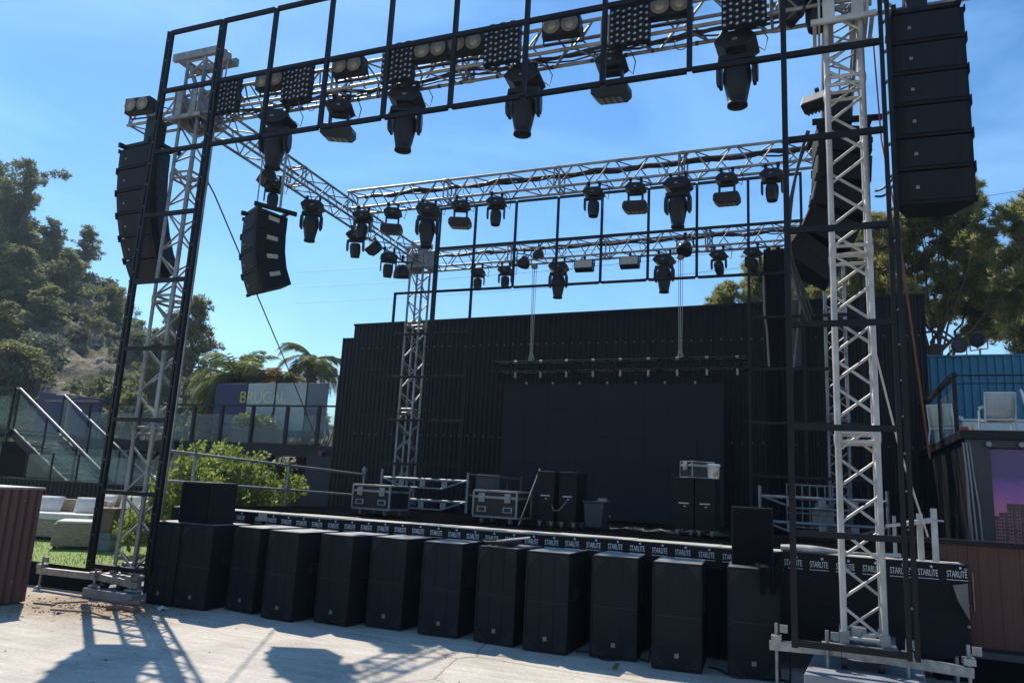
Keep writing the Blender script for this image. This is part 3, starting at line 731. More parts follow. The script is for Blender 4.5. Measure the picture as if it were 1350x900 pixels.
# rear truss
RY = 15.17
for fn, x, z, rz, tl, s, lb in ((small_spot, -7.05, 6.66, 18, 0, 1.0, 'first small spotlight at the left of the rear truss'), (small_spot, -6.38, 6.67, 10, 0, 1.0, 'second small spotlight from the left on the rear truss'),
                         (par, -5.95, 6.95, 40, R(40), .95, 'round par light clamped inside the rear truss, left one of a pair'), (par, -5.62, 7.08, 20, R(30), .85, 'round par light clamped inside the rear truss, right one of a pair'),
                         (big_head, -5.13, 6.68, 10, 0, .92, 'large moving head on the rear truss left of two strobe panels'), (flood, -4.55, 6.70, 4, R(-12), 1.1, 'strobe panel on the rear truss, left one of two'),
                         (flood, -3.56, 6.71, 2, R(-12), 1.1, 'strobe panel on the rear truss, right one of two'), (big_head, -2.84, 6.69, -2, 0, .92, 'large moving head on the rear truss right of two strobe panels'),
                         (par, -2.42, 7.05, -20, R(-25), 1.05, 'round par light tipped sideways above the right hoist chain'), (small_spot, -1.75, 6.71, -8, R(40), 1.0, 'small spotlight tilted on the rear truss right of the hoist chain'),
                         (small_spot, -1.09, 6.72, -14, R(30), 1.0, 'small spotlight at the right end of the rear truss by the black curtain')):
    fixture('r', fn, (x, RY - .12, z), lb, {big_head: GB, par: GP, flood: GF, small_spot: GS}[fn], R(rz), tl, s)
# tower lights
fixture('fl', flood, (.10, 9.5, 6.85), 'strobe panel tilted on its side behind the pale right front tower', GF, R(-25), R(-30), .9)
fixture('pa', par, (-.15, 8.2, 7.55), 'dark round light above the front truss end beside the pale tower', GP, R(-60), R(60), 1.2)
fixture('sp', small_spot, (.1, 8.12, 7.5), 'small spotlight standing on the front truss beside the pale right tower', GS, R(30), 0, 1.2)

# ---------------------------------------------------------------- line arrays
def pa_box(parent, T, w=.66, d=.44, h=.318, strip=True):
    q = B(); q.M = T
    wb = w * .62
    q.prism([(-w / 2, -d / 2), (w / 2, -d / 2), (w / 2, -d / 2 + .12), (wb / 2, d / 2), (-wb / 2, d / 2), (-w / 2, -d / 2 + .12)], -h / 2, h / 2, 'z')
    cb = q.build('cabinet', M['cabinet'], parent, .006)
    g = B(); g.M = T
    # grille: two wings sloping to the middle, with a slot along the bottom edge
    g.prism([(-w / 2 + .03, -d / 2 - .004), (-w / 2 + .10, -d / 2 - .016), (w / 2 - .10, -d / 2 - .016), (w / 2 - .03, -d / 2 - .004), (w / 2 - .03, -d / 2 + .004), (-w / 2 + .03, -d / 2 + .004)], -h / 2 + .035, h / 2 - .012, 'z')
    g.build('grille', M['grille'], cb)
    bd = B(); bd.M = T; bd.bb(-w * .26, -w * .26 + .03, -d / 2 - .022, -d / 2 - .0165, -.02, .01); bd.build('badge', M['logo'], cb)
    for sx in (-1, 1):
        for za, zb in ((h / 2 - .05, h / 2 + .012), (-h / 2 - .008, -h / 2 + .04)):
            r = B(); r.M = T; r.bb(sx * (w / 2 + .006) - .006, sx * (w / 2 + .006) + .006, -d / 2 - .02, -d / 2 + .05, za, zb); r.build('rigging_plate', M['black_steel'], cb)
    if strip:
        for sx in (-1, 1):
            p0 = Vector((sx * w / 2, -d / 2 + .12, 0)); p1 = Vector((sx * wb / 2, d / 2, 0)); t_ = (p1 - p0).normalized(); n_ = Vector((t_.y * sx, -t_.x * sx, 0)) * 1
            hd = B(); hd.M = T
            a = p0.lerp(p1, .14) + n_ * .004 + Vector((0, 0, .05)); bq = p0.lerp(p1, .62) + n_ * .004 + Vector((0, 0, .05))
            hd.bar(a, bq, .006, .065); hd.build('handle_plate', M['black_steel'] if strip != 2 else M['handle'], cb)
    return cb
M['handle'] = mat('pale_handle_plate', (.36, .35, .29), .5, 0, .12, 12)
def array(label, loc, rz, n, tilts, h=.33, strip=True, chain=None, w=.66, d=.44):
    t = thing('line_array', label, 'speaker array', loc, rz, group='hanging line arrays')
    bm = B()
    bm.bb(-w * .47, -w * .41, -d / 2 - .06, d / 2 + .10, .02, .09); bm.bb(w * .41, w * .47, -d / 2 - .06, d / 2 + .10, .02, .09)
    bm.bb(-w * .409, w * .409, -d / 2 + .02, -d / 2 + .07, .03, .08); bm.bb(-w * .409, w * .409, d / 2 - .05, d / 2, .03, .08)
    bm.build('flying_frame', M['black_steel'], t, .004)
    p = Vector((0, -d / 2, 0)); ang = 0
    for k in range(n):
        ang += R(tilts[k])
        rot = Matrix.Rotation(ang, 4, 'X')
        T = Matrix.Translation(p) @ rot @ Matrix.Translation((0, d / 2, -h / 2))
        pa_box(t, T, w, d, h - .014, strip)
        p = p + (rot.to_3x3() @ Vector((0, 0, -h)))
    if chain:
        motor = len(chain) == 1
        c = B()
        for x, y, z1 in chain: c.tube((x, y, .08), (x, y, z1), .012, 6)
        c.build('hoist_chain', M['chain'], t)
        if not motor: return t
        m_ = B(); x, y, z1 = chain[0]; m_.bb(x - .10, x + .10, y - .12, y + .12, .12, .55); m_.build('chain_motor', M['black_plastic'], t, .02)
    return t
array('speaker array of six black boxes hanging at right, outside the pale front tower', (1.10, 7.98, 6.60), R(2), 6, (-1, 0, 0, 1, 1, 1), .338, True, [(-.05, .05, .55)], w=.66)
array('curved speaker array of six black boxes hanging at left, behind the black frame post', (-9.45, 7.98, 6.50), R(-4), 6, (2, 4, 5, 6, 6, 7), .345, True, [(.02, .05, .6)], w=.72)
array('short array of four black boxes with pale side strips hanging inside the left tower', (-8.0, 9.10, 5.74), R(-30), 4, (0, 4, 8, 11), .325, 2, [(-.2, -.12, 1.35), (.16, .12, 1.35), (.22, .12, 1.35)], w=.66, d=.52)
array('curved speaker array seen from behind, hanging in front of the rear right tower', (.36, 9.35, 6.12), R(-84), 5, (0, -4, -8, -11, -12), .33, True, [(0, 0, .9)], w=.68, d=.60)

# ================================================================== SUBWOOFERS
def subwoofer():
    t = thing('subwoofer', 'x', 'subwoofer', group='row of tall subwoofers before the stage')
    w, h, d = .50, 1.05, .74
    q = B(); q.bb(-w / 2, w / 2, .012, d, .012, h); cb = q.build('cabinet', M['cabinet'], t, .008)
    q = B(); q.bb(-w / 2 + .012, w / 2 - .012, .02, d - .012, h + .0005, h + .0035); q.build('top_sheen_sheet', M['top_sheen'], t)
    r = B()
    r.bb(-w / 2, -w / 2 + .022, -.010, .0115, .012, h); r.bb(w / 2 - .022, w / 2, -.010, .0115, .012, h)
    r.bb(-w / 2 + .0225, w / 2 - .0225, -.010, .0115, .012, .034); r.bb(-w / 2 + .0225, w / 2 - .0225, -.010, .0115, h - .022, h)
    r.build('front_frame', M['cabinet'], t, .003)
    g = B(); g.bb(-w / 2 + .023, w / 2 - .023, .0005, .011, .035, h - .023)
    q = B(); q.bb(-w / 2 + .024, w / 2 - .024, -.008, .0, .515, .537); q.build('centre_bar', M['corner'], t)
    for x in (-.075, .085): g.bb(x - .003, x + .003, -.003, .0, .54, h - .024); g.bb(x - .003, x + .003, -.003, .0, .036, .519)
    g.build('grille', M['grille'], t)
    a = .125; x1 = w / 2 - .023
    for sx in (-1, 1):
        c = B(); c.prism([(sx * x1, h - .023), (sx * (x1 - a), h - .023), (sx * x1, h - .023 - a * 1.25)], -.008, -.0005); c.build('corner_panel', M['corner'], t)
        c = B(); c.prism([(sx * x1, .035), (sx * (x1 - a), .035), (sx * x1, .035 + a * 1.1)], -.008, -.0005); c.build('corner_panel', M['corner'], t)
    bd = B(); bd.bb(-.022, .022, -.0105, -.0045, .125, .17); bd.build('badge', M['logo'], t, .003)
    for sx in (-1, 1):
        hd = B(); hd.bb(sx * (w / 2 + .001) - .004, sx * (w / 2 + .001) + .004, .22, .40, .55, .68); hd.build('side_handle', M['black_plastic'], t, .003)
        for y in (.05, d - .05): f = B(); f.lathe([(.022, 0), (.025, .012)], 10, (sx * .2, y, 0)); f.build('rubber_foot', M['cable'], t)
    return t
SUBS = [(-8.02, 7.93, 2, 'leftmost black subwoofer, standing right behind the left front tower base'), (-7.49, 7.94, 3, 'black subwoofer under the square monitor speaker at the left of the row'),
        (-6.88, 8.16, -9, 'third subwoofer from the left in the row before the stage'), (-6.17, 8.00, -6, 'fourth subwoofer from the left in the row before the stage'),
        (-5.50, 8.16, -5, 'fifth subwoofer from the left in the row before the stage'), (-4.86, 8.32, -1, 'sixth subwoofer from the left in the row before the stage'),
        (-4.12, 8.30, 3, 'subwoofer left of the one with a tray of cables on top'), (-3.41, 8.27, -5, 'subwoofer with a metal tray and cables lying on its top'),
        (-2.78, 8.20, 0, 'subwoofer right of the one with a tray of cables on top'), (-2.06, 8.33, 5, 'subwoofer behind the strip of black and yellow tape on the floor'),
        (-1.37, 8.19, 4, 'second subwoofer from the right in the row, with clear gaps on both sides'), (-.63, 8.29, 5, 'rightmost subwoofer, with a dark cloth and a tall speaker behind its top')]
s0 = subwoofer()
for i, (x, y, a, lb) in enumerate(SUBS):
    o = s0 if i == 0 else copy_tree(s0)
    o.location = (x, y, 0); o.rotation_euler.z = R(a); o['label'] = lb

def plain_speaker(label, x, y, z, rz, w, d, h):
    t = thing('monitor_speaker', label, 'speaker', (x, y, z), rz)
    q = B(); q.bb(-w / 2, w / 2, 0, d, 0, h); q.build('cabinet', M['cabinet'], t, .012)
    g = B(); g.bb(-w / 2 + .018, w / 2 - .018, -.012, -.0005, .018, h - .018); g.build('grille', M['matte_black'], t, .006)
    return t
plain_speaker('square black monitor speaker standing on top of the second subwoofer from the left', -7.72, 8.06, 1.053, R(-4), .56, .45, .54)
plain_speaker('upright black speaker standing behind the rightmost subwoofer against the stage', -.66, 8.60, 1.053, R(3), .42, .33, .60)

random.seed(12)
for k, (xa, xb, lb) in enumerate([(-2.5, -1.7, 'black cable trailing on the floor behind the tape marked subwoofer'), (-1.1, -.3, 'black cable trailing on the floor between the two rightmost subwoofers'), (-6.4, -5.6, 'black cable trailing on the floor between the fourth and fifth subwoofers')]):
    q = B(); pts = [(xa + (xb - xa) * i / 12, 8.45 + .12 * math.sin(i * .8 + k) - .1 * math.sin(PI * i / 12), .012) for i in range(13)] + [(xb, 8.75, .25), (xb + .02, 8.8, .6)]
    q.path(pts, .011, 6); o = q.build('floor_cable', M['cable'], None); tag(o, lb, 'cable', 'speaker cables on the floor')
# cables and tray on a subwoofer
t = thing('cable_tray', 'pale metal tray leaning over coiled black cables on top of a subwoofer', 'tray', (-3.32, 8.5, 1.055), R(18))
q = B(); q.box((0, 0, .085), (.40, .20, .012), Matrix.Rotation(R(-9), 3, 'Y')); q.build('tray', M['white_alu'], t, .003)
q = B()
random.seed(3)
for k in range(5):
    pts = []
    r0 = .11 + .02 * k
    for i in range(26):
        a = i / 25 * 2 * PI * 1.5 + k
        pts.append((-.12 + r0 * math.cos(a) * 1.2, r0 * math.sin(a) * .9, .014 + .010 * k + .006 * math.sin(a * 3)))
    q.path(pts, .008, 6)
q.build('cable_coil', M['cable'], t)
# cloth on the last subwoofer
random.seed(11)
def cloth(u, v):
    x = (u - .5) * .30; s = v * .52
    f = .02 * math.sin(u * 17 + v * 3) + .014 * math.sin(u * 31 + 2)
    if s < .26: return (x + .05 * math.sin(v * 5), .20 - s + .01, .012 + .03 * abs(math.sin(u * 9 + v * 11)))
    dz = (s - .26) * (.55 + .45 * abs(math.sin(u * 7 + 1)))
    return (x * (1 - .25 * v) + .05, -.055 - abs(f), -dz + .012)
q = B(); q.grid(cloth, 40, 30)
o = q.build('crumpled_cloth', M['matte_black'], None, loc=(-.50, 8.34, 1.055), solid=.006); o.rotation_euler.z = R(5)
tag(o, 'crumpled dark cloth hanging over the top corner of the rightmost subwoofer', 'cloth')

# ================================================================== STAGE
t = thing('stage', 'long low black stage with its sunlit front edge coloured paler', 'stage', (0, 0, 0))
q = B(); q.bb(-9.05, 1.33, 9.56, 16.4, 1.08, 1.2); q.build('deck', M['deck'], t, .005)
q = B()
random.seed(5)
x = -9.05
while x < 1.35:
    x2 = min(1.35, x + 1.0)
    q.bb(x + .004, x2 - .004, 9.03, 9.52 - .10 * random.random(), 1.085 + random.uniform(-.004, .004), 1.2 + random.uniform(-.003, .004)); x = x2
q.build('sunlit_front_strip', M['lit_deck_edge'], t, .004)
q = B(); q.bb(-9.05, 1.35, 9.08, 10.3, 1.02, 1.08); q.build('front_beam', M['black_steel'], t)
for k in range(11):
    q = B(); q.tube((-8.95 + k * 1.02, 9.25, 0), (-8.95 + k * 1.02, 9.25, 1.02), .024, 8); q.build('leg', M['steel'], t)
q = B()
def skirt(u, v):
    x = -9.06 + u * 8.62
    return (x, 9.045 + .018 * math.sin(x * 14) + .01 * math.sin(x * 37 + v * 4), .02 + v * 1.05)
q.grid(skirt, 220, 4); o = q.build('stage_skirt', M['matte_black'], None); tag(o, 'plain black cloth skirt hanging under the printed banner along the stage front', 'cloth skirt')
# printed strip
def starlite(bm, x, y, z, size):
    vs, fs = LET
    bm.add([(x + a * size, y - c, z + b_ * size) for a, b_, c in vs], fs)
    st = []
    for k in range(10):
        r = .20 if k % 2 == 0 else .085
        st.append((x + .36 * size * 1 + r * size * math.sin(k * PI / 5), z + 1.0 * size + r * size * math.cos(k * PI / 5)))
    bm.prism(st, y - .0025, y + .0005)
    bm.prism([(x - .95 * size, z - .33 * size), (x + 1.05 * size, z - .33 * size), (x + 1.05 * size, z - .27 * size), (x - .95 * size, z - .27 * size)], y - .0025, y + .0005)
    bm.prism([(x - 1.03 * size, z - .24 * size), (x - .95 * size, z - .38 * size), (x - .9 * size, z - .24 * size)], y - .0026, y + .0005)
vs, fs = text_mesh('STARLITE', 1.0, .002, xs=.50)
# art deco look: shorter middle letters come from squeezing; centre vertically on the base line
LET = (vs, fs)
t = thing('printed_banner', 'narrow black banner printed STARLITE again and again along the stage edge', 'banner', (0, 0, 0))
q = B()
def strip_y(x): return 9.02 + .006 * math.sin(x * 5.1) + (.05 * math.sin((x + 9.05) * 4.2) if x < -7.3 else 0)
def strip(u, v):
    x = -9.06 + u * 8.64
    return (x, strip_y(x) - .004 - .004 * v, .965 + v * .222 + (.008 * math.sin(x * 2.2)))
q.grid(strip, 240, 3); q.build('vinyl_strip', M['banner'], t)
q = B(); x = -8.52
while x < -.5:
    starlite(q, x, strip_y(x) - .012, 1.075 + .008 * math.sin(x * 2.2), .088); x += .262
q.build('lettering', M['letter'], t)
t = thing('printed_banner', 'wide black vinyl sheet printed STARLITE along its top, hanging behind the pale front tower', 'banner', (0, 0, 0))
def vinyl(u, v):
    x = -.42 + u * 1.78
    z = .22 + .16 * max(0, u - .72) / .28 + v * (.98 - .16 * max(0, u - .72) / .28)
    y = 8.975 + .012 * math.sin(x * 6 + v * 2)
    fold = max(0, 1 - v * 1.55)
    y -= fold * (.06 * math.sin(u * 9 + v * 6) * max(0, u - .45) * 1.9 + .012 * math.sin(v * 22 + u * 8))
    return (x, y, z)
q = B(); q.grid(vinyl, 70, 50); q.build('vinyl_sheet', M['banner'], t)
q = B(); x = -.27
while x < 1.3:
    starlite(q, x, 8.955, 1.065 + .02 * max(0, x - .6), .090); x += .255
q.build('lettering', M['letter'], t)
q = B(); q.prism([(1.215, 1.0), (1.345, 1.03), (1.345, .68), (1.25, .86)], 8.925, 8.930); q.build('turned_back_corner', M['banner_back'], t)
for z in (.36, .62, .82, 1.16):
    q = B(); q.lathe([(.016, -.004), (.016, .004), (.007, .005)], 12, (1.335, 8.934, z), Matrix.Rotation(PI / 2, 3, 'X')); q.build('eyelet', M['logo'], t)
# plastic cover lying along the stage edge behind the pale tower
def roll(u, v):
    a = v * 2 * PI; r = .045 + .02 * math.sin(u * 7) - .02 * u
    return (-.40 + u * 1.18, 9.12 + r * 1.6 * math.cos(a), 1.245 + r * .75 * math.sin(a) - .01)
q = B(); q.grid(roll, 40, 14); o = q.build('rolled_sheet', M['white_alu'], None); tag(o, 'pale rolled sheet lying along the stage edge behind the pale tower', 'rolled sheet')

# stage side and back guard rails
def guard(label, pts, z, hs, posts, rr=.022, group='scaffold tube guard rails on the stage'):
    t = thing('guard_rail', label, 'railing', (0, 0, 0), group=group)
    for h in hs:
        q = B(); q.path([(x, y, z + h + dz) for x, y, dz in pts], rr, 8); q.build('rail', M['steel'], t)
    for x, y in posts:
        q = B(); q.tube((x, y, z), (x, y, z + hs[0] + .07), rr * 1.1, 8)
        for h in hs: q.bb(x - .04, x + .04, y - .04, y + .04, z + h - .035, z + h + .035)
        q.build('post', M['steel'], t)
    return t
guard('galvanised guard rail running back along the left side of the stage beside the bushes', [(-9.02, 8.75, .05), (-9.02, 14.2, -.10)], 1.2, (.76, .32), [(-9.02, 9.3), (-9.02, 11.6), (-9.02, 14.15)])
def lattice_rail(label, x0, x1, y):
    t = thing('guard_rail', label, 'railing', (0, 0, 0), group='scaffold tube guard rails on the stage')
    for h in (.62, .20):
        q = B(); q.tube((x0, y, 1.2 + h), (x1, y, 1.2 + h), .03, 8); q.build('rail', M['steel'], t)
        q = B(); q.path([(x0 + .05, y - .03, 1.2 + h), (x0 + .55, y - .03, 1.2 + h - .17), (x1 - .55, y - .03, 1.2 + h - .17), (x1 - .05, y - .03, 1.2 + h)], .018, 6)
        for k in range(3):
            x = x0 + (x1 - x0) * (.25 + .25 * k); q.bb(x - .06, x + .06, y - .05, y - .03, 1.2 + h - .15, 1.2 + h - .02)
        q.build('brace', M['steel'], t)
    for x in (x0, x1):
        q = B(); q.tube((x, y, 1.2), (x, y, 2.0), .028, 8); q.build('post', M['steel'], t)
lattice_rail('guard rail with bent braces on the stage, behind the left flight case', -8.55, -6.55, 14.1)
lattice_rail('guard rail with bent braces on the stage, right of the speakers behind the pale tower', -.95, 1.05, 14.1)
q = B(); q.tube((-6.5, 14.12, 1.96), (-5.6, 14.6, 1.92), .02, 8); q.tube((-5.6, 14.62, 1.2), (-5.6, 14.62, 1.98), .024, 8); q.tube((-5.6, 14.62, 1.55), (-6.5, 14.12, 1.55), .018, 8); q.tube((-5.85, 14.5, 1.2), (-5.85, 14.5, 1.9), .022, 8)
o = q.build('scaffold_rail', M['rust'], None); tag(o, 'rusty tube rail standing before the grey brown board on the stage', 'railing')
q = B(); q.bb(-7.05, -6.28, 15.6, 15.64, 1.2, 2.02); o = q.build('leaning_board', M['door_grey'], None, .004); tag(o, 'grey brown board leaning upright against the back wall behind the railing', 'board')
# mesh cart
t = thing('mesh_cart', 'steel mesh cage trolley loaded with gear behind the right guard rail', 'trolley', (-.02, 14.75, 1.2))
q = B()
for i in range(9): q.tube((-.5 + i * .125, -.3, .12), (-.5 + i * .125, -.3, .85), .009, 6); q.tube((-.5 + i * .125, .3, .12), (-.5 + i * .125, .3, .85), .009, 6)
for z in (.12, .36, .6, .85):
    for y in (-.3, .3): q.tube((-.5, y, z), (.5, y, z), .011, 6)
    for x in (-.5, .5): q.tube((x, -.3, z), (x, .3, z), .011, 6)
q.build('cage', M['steel'], t)
q = B(); q.bb(-.1, .25, -.2, .2, .14, .42); q.bb(-.05, .2, -.15, .15, .43, .55); q.build('load', M['logo'], t, .01)
for sx in (-1, 1):
    for sy in (-1, 1):
        q = B(); q.lathe([(.03, -.02), (.05, -.02), (.05, .02), (.03, .02)], 12, (sx * .42, sy * .25, .05), Matrix.Rotation(PI / 2, 3, 'X')); q.bar((sx * .42, sy * .25, .08), (sx * .42, sy * .25, .13), .03); q.build('castor', M['cable'], t)

# ================================================================== THINGS ON THE STAGE
def casters(t, xs, ys, r=.045):
    for x in xs:
        for y in ys:
            q = B(); q.lathe([(.015, -.018), (r, -.018), (r, .018), (.015, .018)], 14, (x, y, r), Matrix.Rotation(PI / 2, 3, 'Y')); q.bb(x - .03, x + .03, y - .03, y + .03, r * 1.6, r * 2.1); q.build('castor', M['logo'], t)
def flight_case(label, x, y, z, rz, w, d, h, wheels=True, latches=(-.30, .30), group='flight cases with metal edges'):
    t = thing('flight_case', label, 'flight case', (x, y, z), rz, group)
    z0 = .10 if wheels else .004
    q = B(); q.bb(-w / 2 + .006, w / 2 - .006, .006, d - .006, z0 + .006, z0 + h - .006); q.build('panel', M['black_plastic'], t)
    e = B(); a = .028 if h > .3 else .015
    for zz in (z0, z0 + h):
        for yy in (0, d): e.bar((-w / 2, yy, zz), (w / 2, yy, zz), a)
        for xx in (-w / 2, w / 2): e.bar((xx, a / 2, zz), (xx, d - a / 2, zz), a)
    for xx in (-w / 2, w / 2):
        for yy in (0, d): e.bar((xx, yy, z0 + a / 2), (xx, yy, z0 + h - a / 2), a)
    lz = z0 + h * .76
    for yy in (-.006, d + .006): e.bar((-w / 2, yy, lz), (w / 2, yy, lz), .012, .036)
    for xx in (-w / 2 - .006, w / 2 + .006): e.bar((xx, 0, lz), (xx, d, lz), .012, .036)
    e.build('edging', M['alu'], t, .003)
    for lx in latches:
        q = B(); q.bb(lx * w - .05, lx * w + .05, -.024, -.013, lz - .07, lz + .06); q.bb(lx * w - .028, lx * w + .028, -.030, -.0245, lz - .045, lz + .02); q.build('latch', M['steel'], t, .003)
        if h > .3:
            q = B(); q.bb(lx * w - .075, lx * w + .075, -.012, .004, z0 + h * .18, z0 + h * .40); ho = q.build('handle_dish', M['steel'], t, .003)
            q = B(); q.bb(lx * w - .05, lx * w + .05, -.016, -.0125, z0 + h * .22, z0 + h * .36); q.build('handle', M['black_plastic'], ho)
    if wheels: casters(t, (-w / 2 + .12, w / 2 - .12), (.08, d - .08))
    return t
flight_case('black flight case with metal edges at the left of the stage before the railing', -6.50, 10.45, 1.2, R(-4), .70, .55, .36)
flight_case('black flight case on castors standing alone near the middle of the stage', -4.42, 10.50, 1.2, R(-2), .70, .55, .37)
flight_case('small metal edged case resting on the right pair of stage speakers', -1.72, 10.95, 1.998, R(-48), .30, .36, .22, False, (0,))
def column_speaker(label, x, y, rz=0):
    t = thing('stage_speaker', label, 'speaker', (x, y, 1.2), rz, 'tall black speakers on the stage')
    w, d, h = .28, .46, .71
    q = B(); q.bb(-w / 2, w / 2, 0, d, .09, .09 + h); q.build('cabinet', M['cabinet'], t, .008)
    q = B(); q.bb(-.07, .07, -.006, -.0005, .44, .455); q.bb(.0, .03, -.006, -.0005, .40, .412); q.build('badge', M['letter'], t)
    q = B(); q.bb(-.06, .06, -.004, .0, .34, .39); q.build('socket_plate', M['black_steel'], t)
    casters(t, (-w / 2 + .05, w / 2 - .05), (.06, d - .06), .04)
column_speaker('tall black speaker at mid stage, left one of the left pair', -3.73, 10.75, R(-3))
column_speaker('tall black speaker at mid stage, right one of the left pair', -3.40, 10.78, R(-3))
column_speaker('tall black speaker under the small metal edged case', -1.76, 11.0, R(-2))
column_speaker('tall black speaker under the white bucket', -1.47, 11.0, R(-2))
q = B(); q.path([(-3.62, 10.74, 1.52), (-3.56, 10.66, 1.44), (-3.48, 10.66, 1.45), (-3.40, 10.76, 1.58)], .008, 6); o = q.build('speaker_cable', M['logo'], None); tag(o, 'pale cable looping between the left pair of stage speakers', 'cable')
t = thing('paint_bucket', 'white plastic bucket with a lid and orange print on the right stage speaker', 'bucket', (-1.375, 11.08, 2.002))
q = B(); q.lathe([(.085, 0), (.098, .17), (.106, .172), (.106, .195), (.100, .20), (.02, .203)], 24); q.build('body', M['bucket'], t)
q = B()
for k in range(7):
    a0 = -PI / 2 + .15 + k * .13; a1 = a0 + .13
    q.add([(.0915 * math.cos(a0), .0915 * math.sin(a0), .02), (.0915 * math.cos(a1), .0915 * math.sin(a1), .02), (.0965 * math.cos(a1), .0965 * math.sin(a1), .085 + .03 * (k > 3)), (.0965 * math.cos(a0), .0965 * math.sin(a0), .085)], [(0, 1, 2, 3)])
q.build('print', M['bucket_label'], t)
q = B(); q.path([(.10 * math.cos(a), -.02 + .10 * math.sin(a) * .3, .15 - .10 * abs(math.sin(a))) for a in [PI * k / 12 + PI for k in range(13)]], .003, 5); q.build('handle', M['steel'], t)
t = thing('wheelie_bin', 'dark grey rubbish bin with an open lid beside the left stage speakers', 'bin', (-3.02, 10.85, 1.2), R(-3))
q = B(); q.prism([(-.12, .04), (.12, .04), (.15, .38), (-.15, .38)], 0, .28); q.build('body', M['bin_grey'], t, .01)
q = B(); q.bb(-.165, .165, -.02, .30, .382, .405); q.build('lid', M['bin_grey'], t, .006)
q = B(); q.bb(.06, .17, .0, .10, .41, .45); q.build('cardboard', M['plank'], t)
q = B(); q.tube((.165, .22, .2), (.19, .22, .2), .02, 10); q.build('axle_cap', M['logo'], t)
q = B(); q.path([(-4.08, 10.62, 1.205), (-3.90, 10.95, 2.04)], .010, 6); o = q.build('broom_pole', M['rope'], None); tag(o, 'thin pale pole leaning diagonally left of the tall stage speakers', 'pole')
q = B()
random.seed(8)
for k in range(5):
    pts = []; x0 = -2.8 + k * .28; y0 = 11.3 + .3 * random.random()
    for i in range(18):
        a = i * .6 + k; pts.append((x0 + .22 * math.cos(a) + .02 * i, y0 + .18 * math.sin(a), 1.212 + .012 * (i % 3)))
    q.path(pts, .010, 5)
o = q.build('cable_heap', M['cable'], None); tag(o, 'heap of loose black cables on the stage floor before the screen', 'cables')
# LED wall, its black truss and hoist chains
t = thing('led_wall', 'large dark switched off LED screen standing at the back of the stage', 'LED screen', (-4.01, 15.25, 1.205))
q = B(); nx, nz = 9, 5; W_, H_ = 4.66, 2.76
for i in range(nx):
    for j in range(nz):
        q.bb(-W_ / 2 + i * W_ / nx + .0015, -W_ / 2 + (i + 1) * W_ / nx - .0015, 0, .07, j * H_ / nz + .0015, (j + 1) * H_ / nz - .0015)
q.build('panel_face', M['led'], t)
q = B(); q.bb(-W_ / 2 + .02, W_ / 2 - .02, .071, .14, .01, H_ - .01); q.build('back_frame', M['black_steel'], t)
q = B()
for k in range(7): q.bb(-W_ / 2 + .5 + k * .6 - .018, -W_ / 2 + .5 + k * .6 + .018, .02, .06, H_ + .002, H_ + .05)
q.build('hanging_bracket', M['steel'], t)
t = truss('screen_truss', 'thin black truss hanging on chains above the dark LED screen', (-6.55, 15.25, 4.32), (-1.15, 15.25, 4.36), w=.24, h=.22, mt=M['dull_black'], rc=.02, rd=.010, bay=.42)
q = B()
for k in range(9): q.lathe([(.03, -.03), (.03, .03)], 10, (.5 + k * .58, -.13, .11), Matrix.Rotation(PI / 2, 3, 'Y')); q.bb(.48 + k * .58, .52 + k * .58, -.15, -.10, -.24, -.12)
q.build('hook_clamp', M['steel'], t)
def hoist(label, x):
    t = thing('hoist_chain', label, 'chain', (x, 15.17, 6.66), group='hoist chains above the screen')
    q = B()
    for dx in (-.04, .0, .05): q.tube((dx, 0, -.06), (dx * .6, .05, -2.2), .006 if dx else .009, 6)
    q.build('chain', M['chain'], t)
    q = B(); q.lathe([(.03, -.05), (.075, -.02), (.075, .03), (.03, .06)], 14, (0, 0, -.08)); q.build('hook_block', M['plank'], t)
    q = B(); q.path([(-.02, .05, -2.0), (-.07, .08, -2.2)], .008, 6); q.path([(.02, .05, -2.0), (.07, .08, -2.2)], .008, 6); q.build('sling', M['chain'], t)
hoist('left hoist chain running down from the rear truss to the black screen truss', -5.74)
hoist('right hoist chain running down from the rear truss to the black screen truss', -2.53)
# black curtain gathered at the rear truss
random.seed(4)
def curtain(u, v):
    a = u * 2 * PI; z = 6.50 - v * 5.28
    r = (.17 + .03 * math.sin(a * 7) + .014 * math.sin(a * 13 + v * 3)) * (1.0 if v > .12 else .85 + v * 1.2)
    return (-.70 + r * 1.05 * math.cos(a) + .05 * v, 14.86 + r * .55 * math.sin(a), z + (.05 * math.sin(a * 5) if v < .03 else 0))
q = B(); q.grid(curtain, 90, 30); o = q.build('stage_curtain', M['matte_black'], None); tag(o, 'gathered black curtain hanging from the right end of the rear truss', 'curtain')
def scrim(u, v):
    x = -.47 + u * .27; zt = 6.38 + .42 * u ** 1.6
    return (x - .03 * v, 14.75 + .02 * math.sin(u * 9), zt - v * (zt - 4.2))
q = B(); q.grid(scrim, 12, 20); o = q.build('mesh_scrim', M['scrim'], None); tag(o, 'grey see through mesh scrim beside the gathered black curtain', 'mesh cloth')
q = B(); q.path([(-.88, 14.70, 6.0), (-.87, 14.70, 5.2), (-.83, 14.70, 4.9), (-.80, 14.70, 4.2)], .02, 6); o = q.build('tie_strap', M['banner_back'], None); tag(o, 'pale strap hanging down the left edge of the black curtain', 'strap')
q = B(); q.path([(-.20, 14.72, 5.9), (-.25, 14.72, 5.2), (-.33, 14.72, 4.6), (-.38, 14.72, 4.1)], .02, 6); o = q.build('tie_strap', M['banner_back'], None); tag(o, 'pale strap hanging across the grey mesh scrim', 'strap')

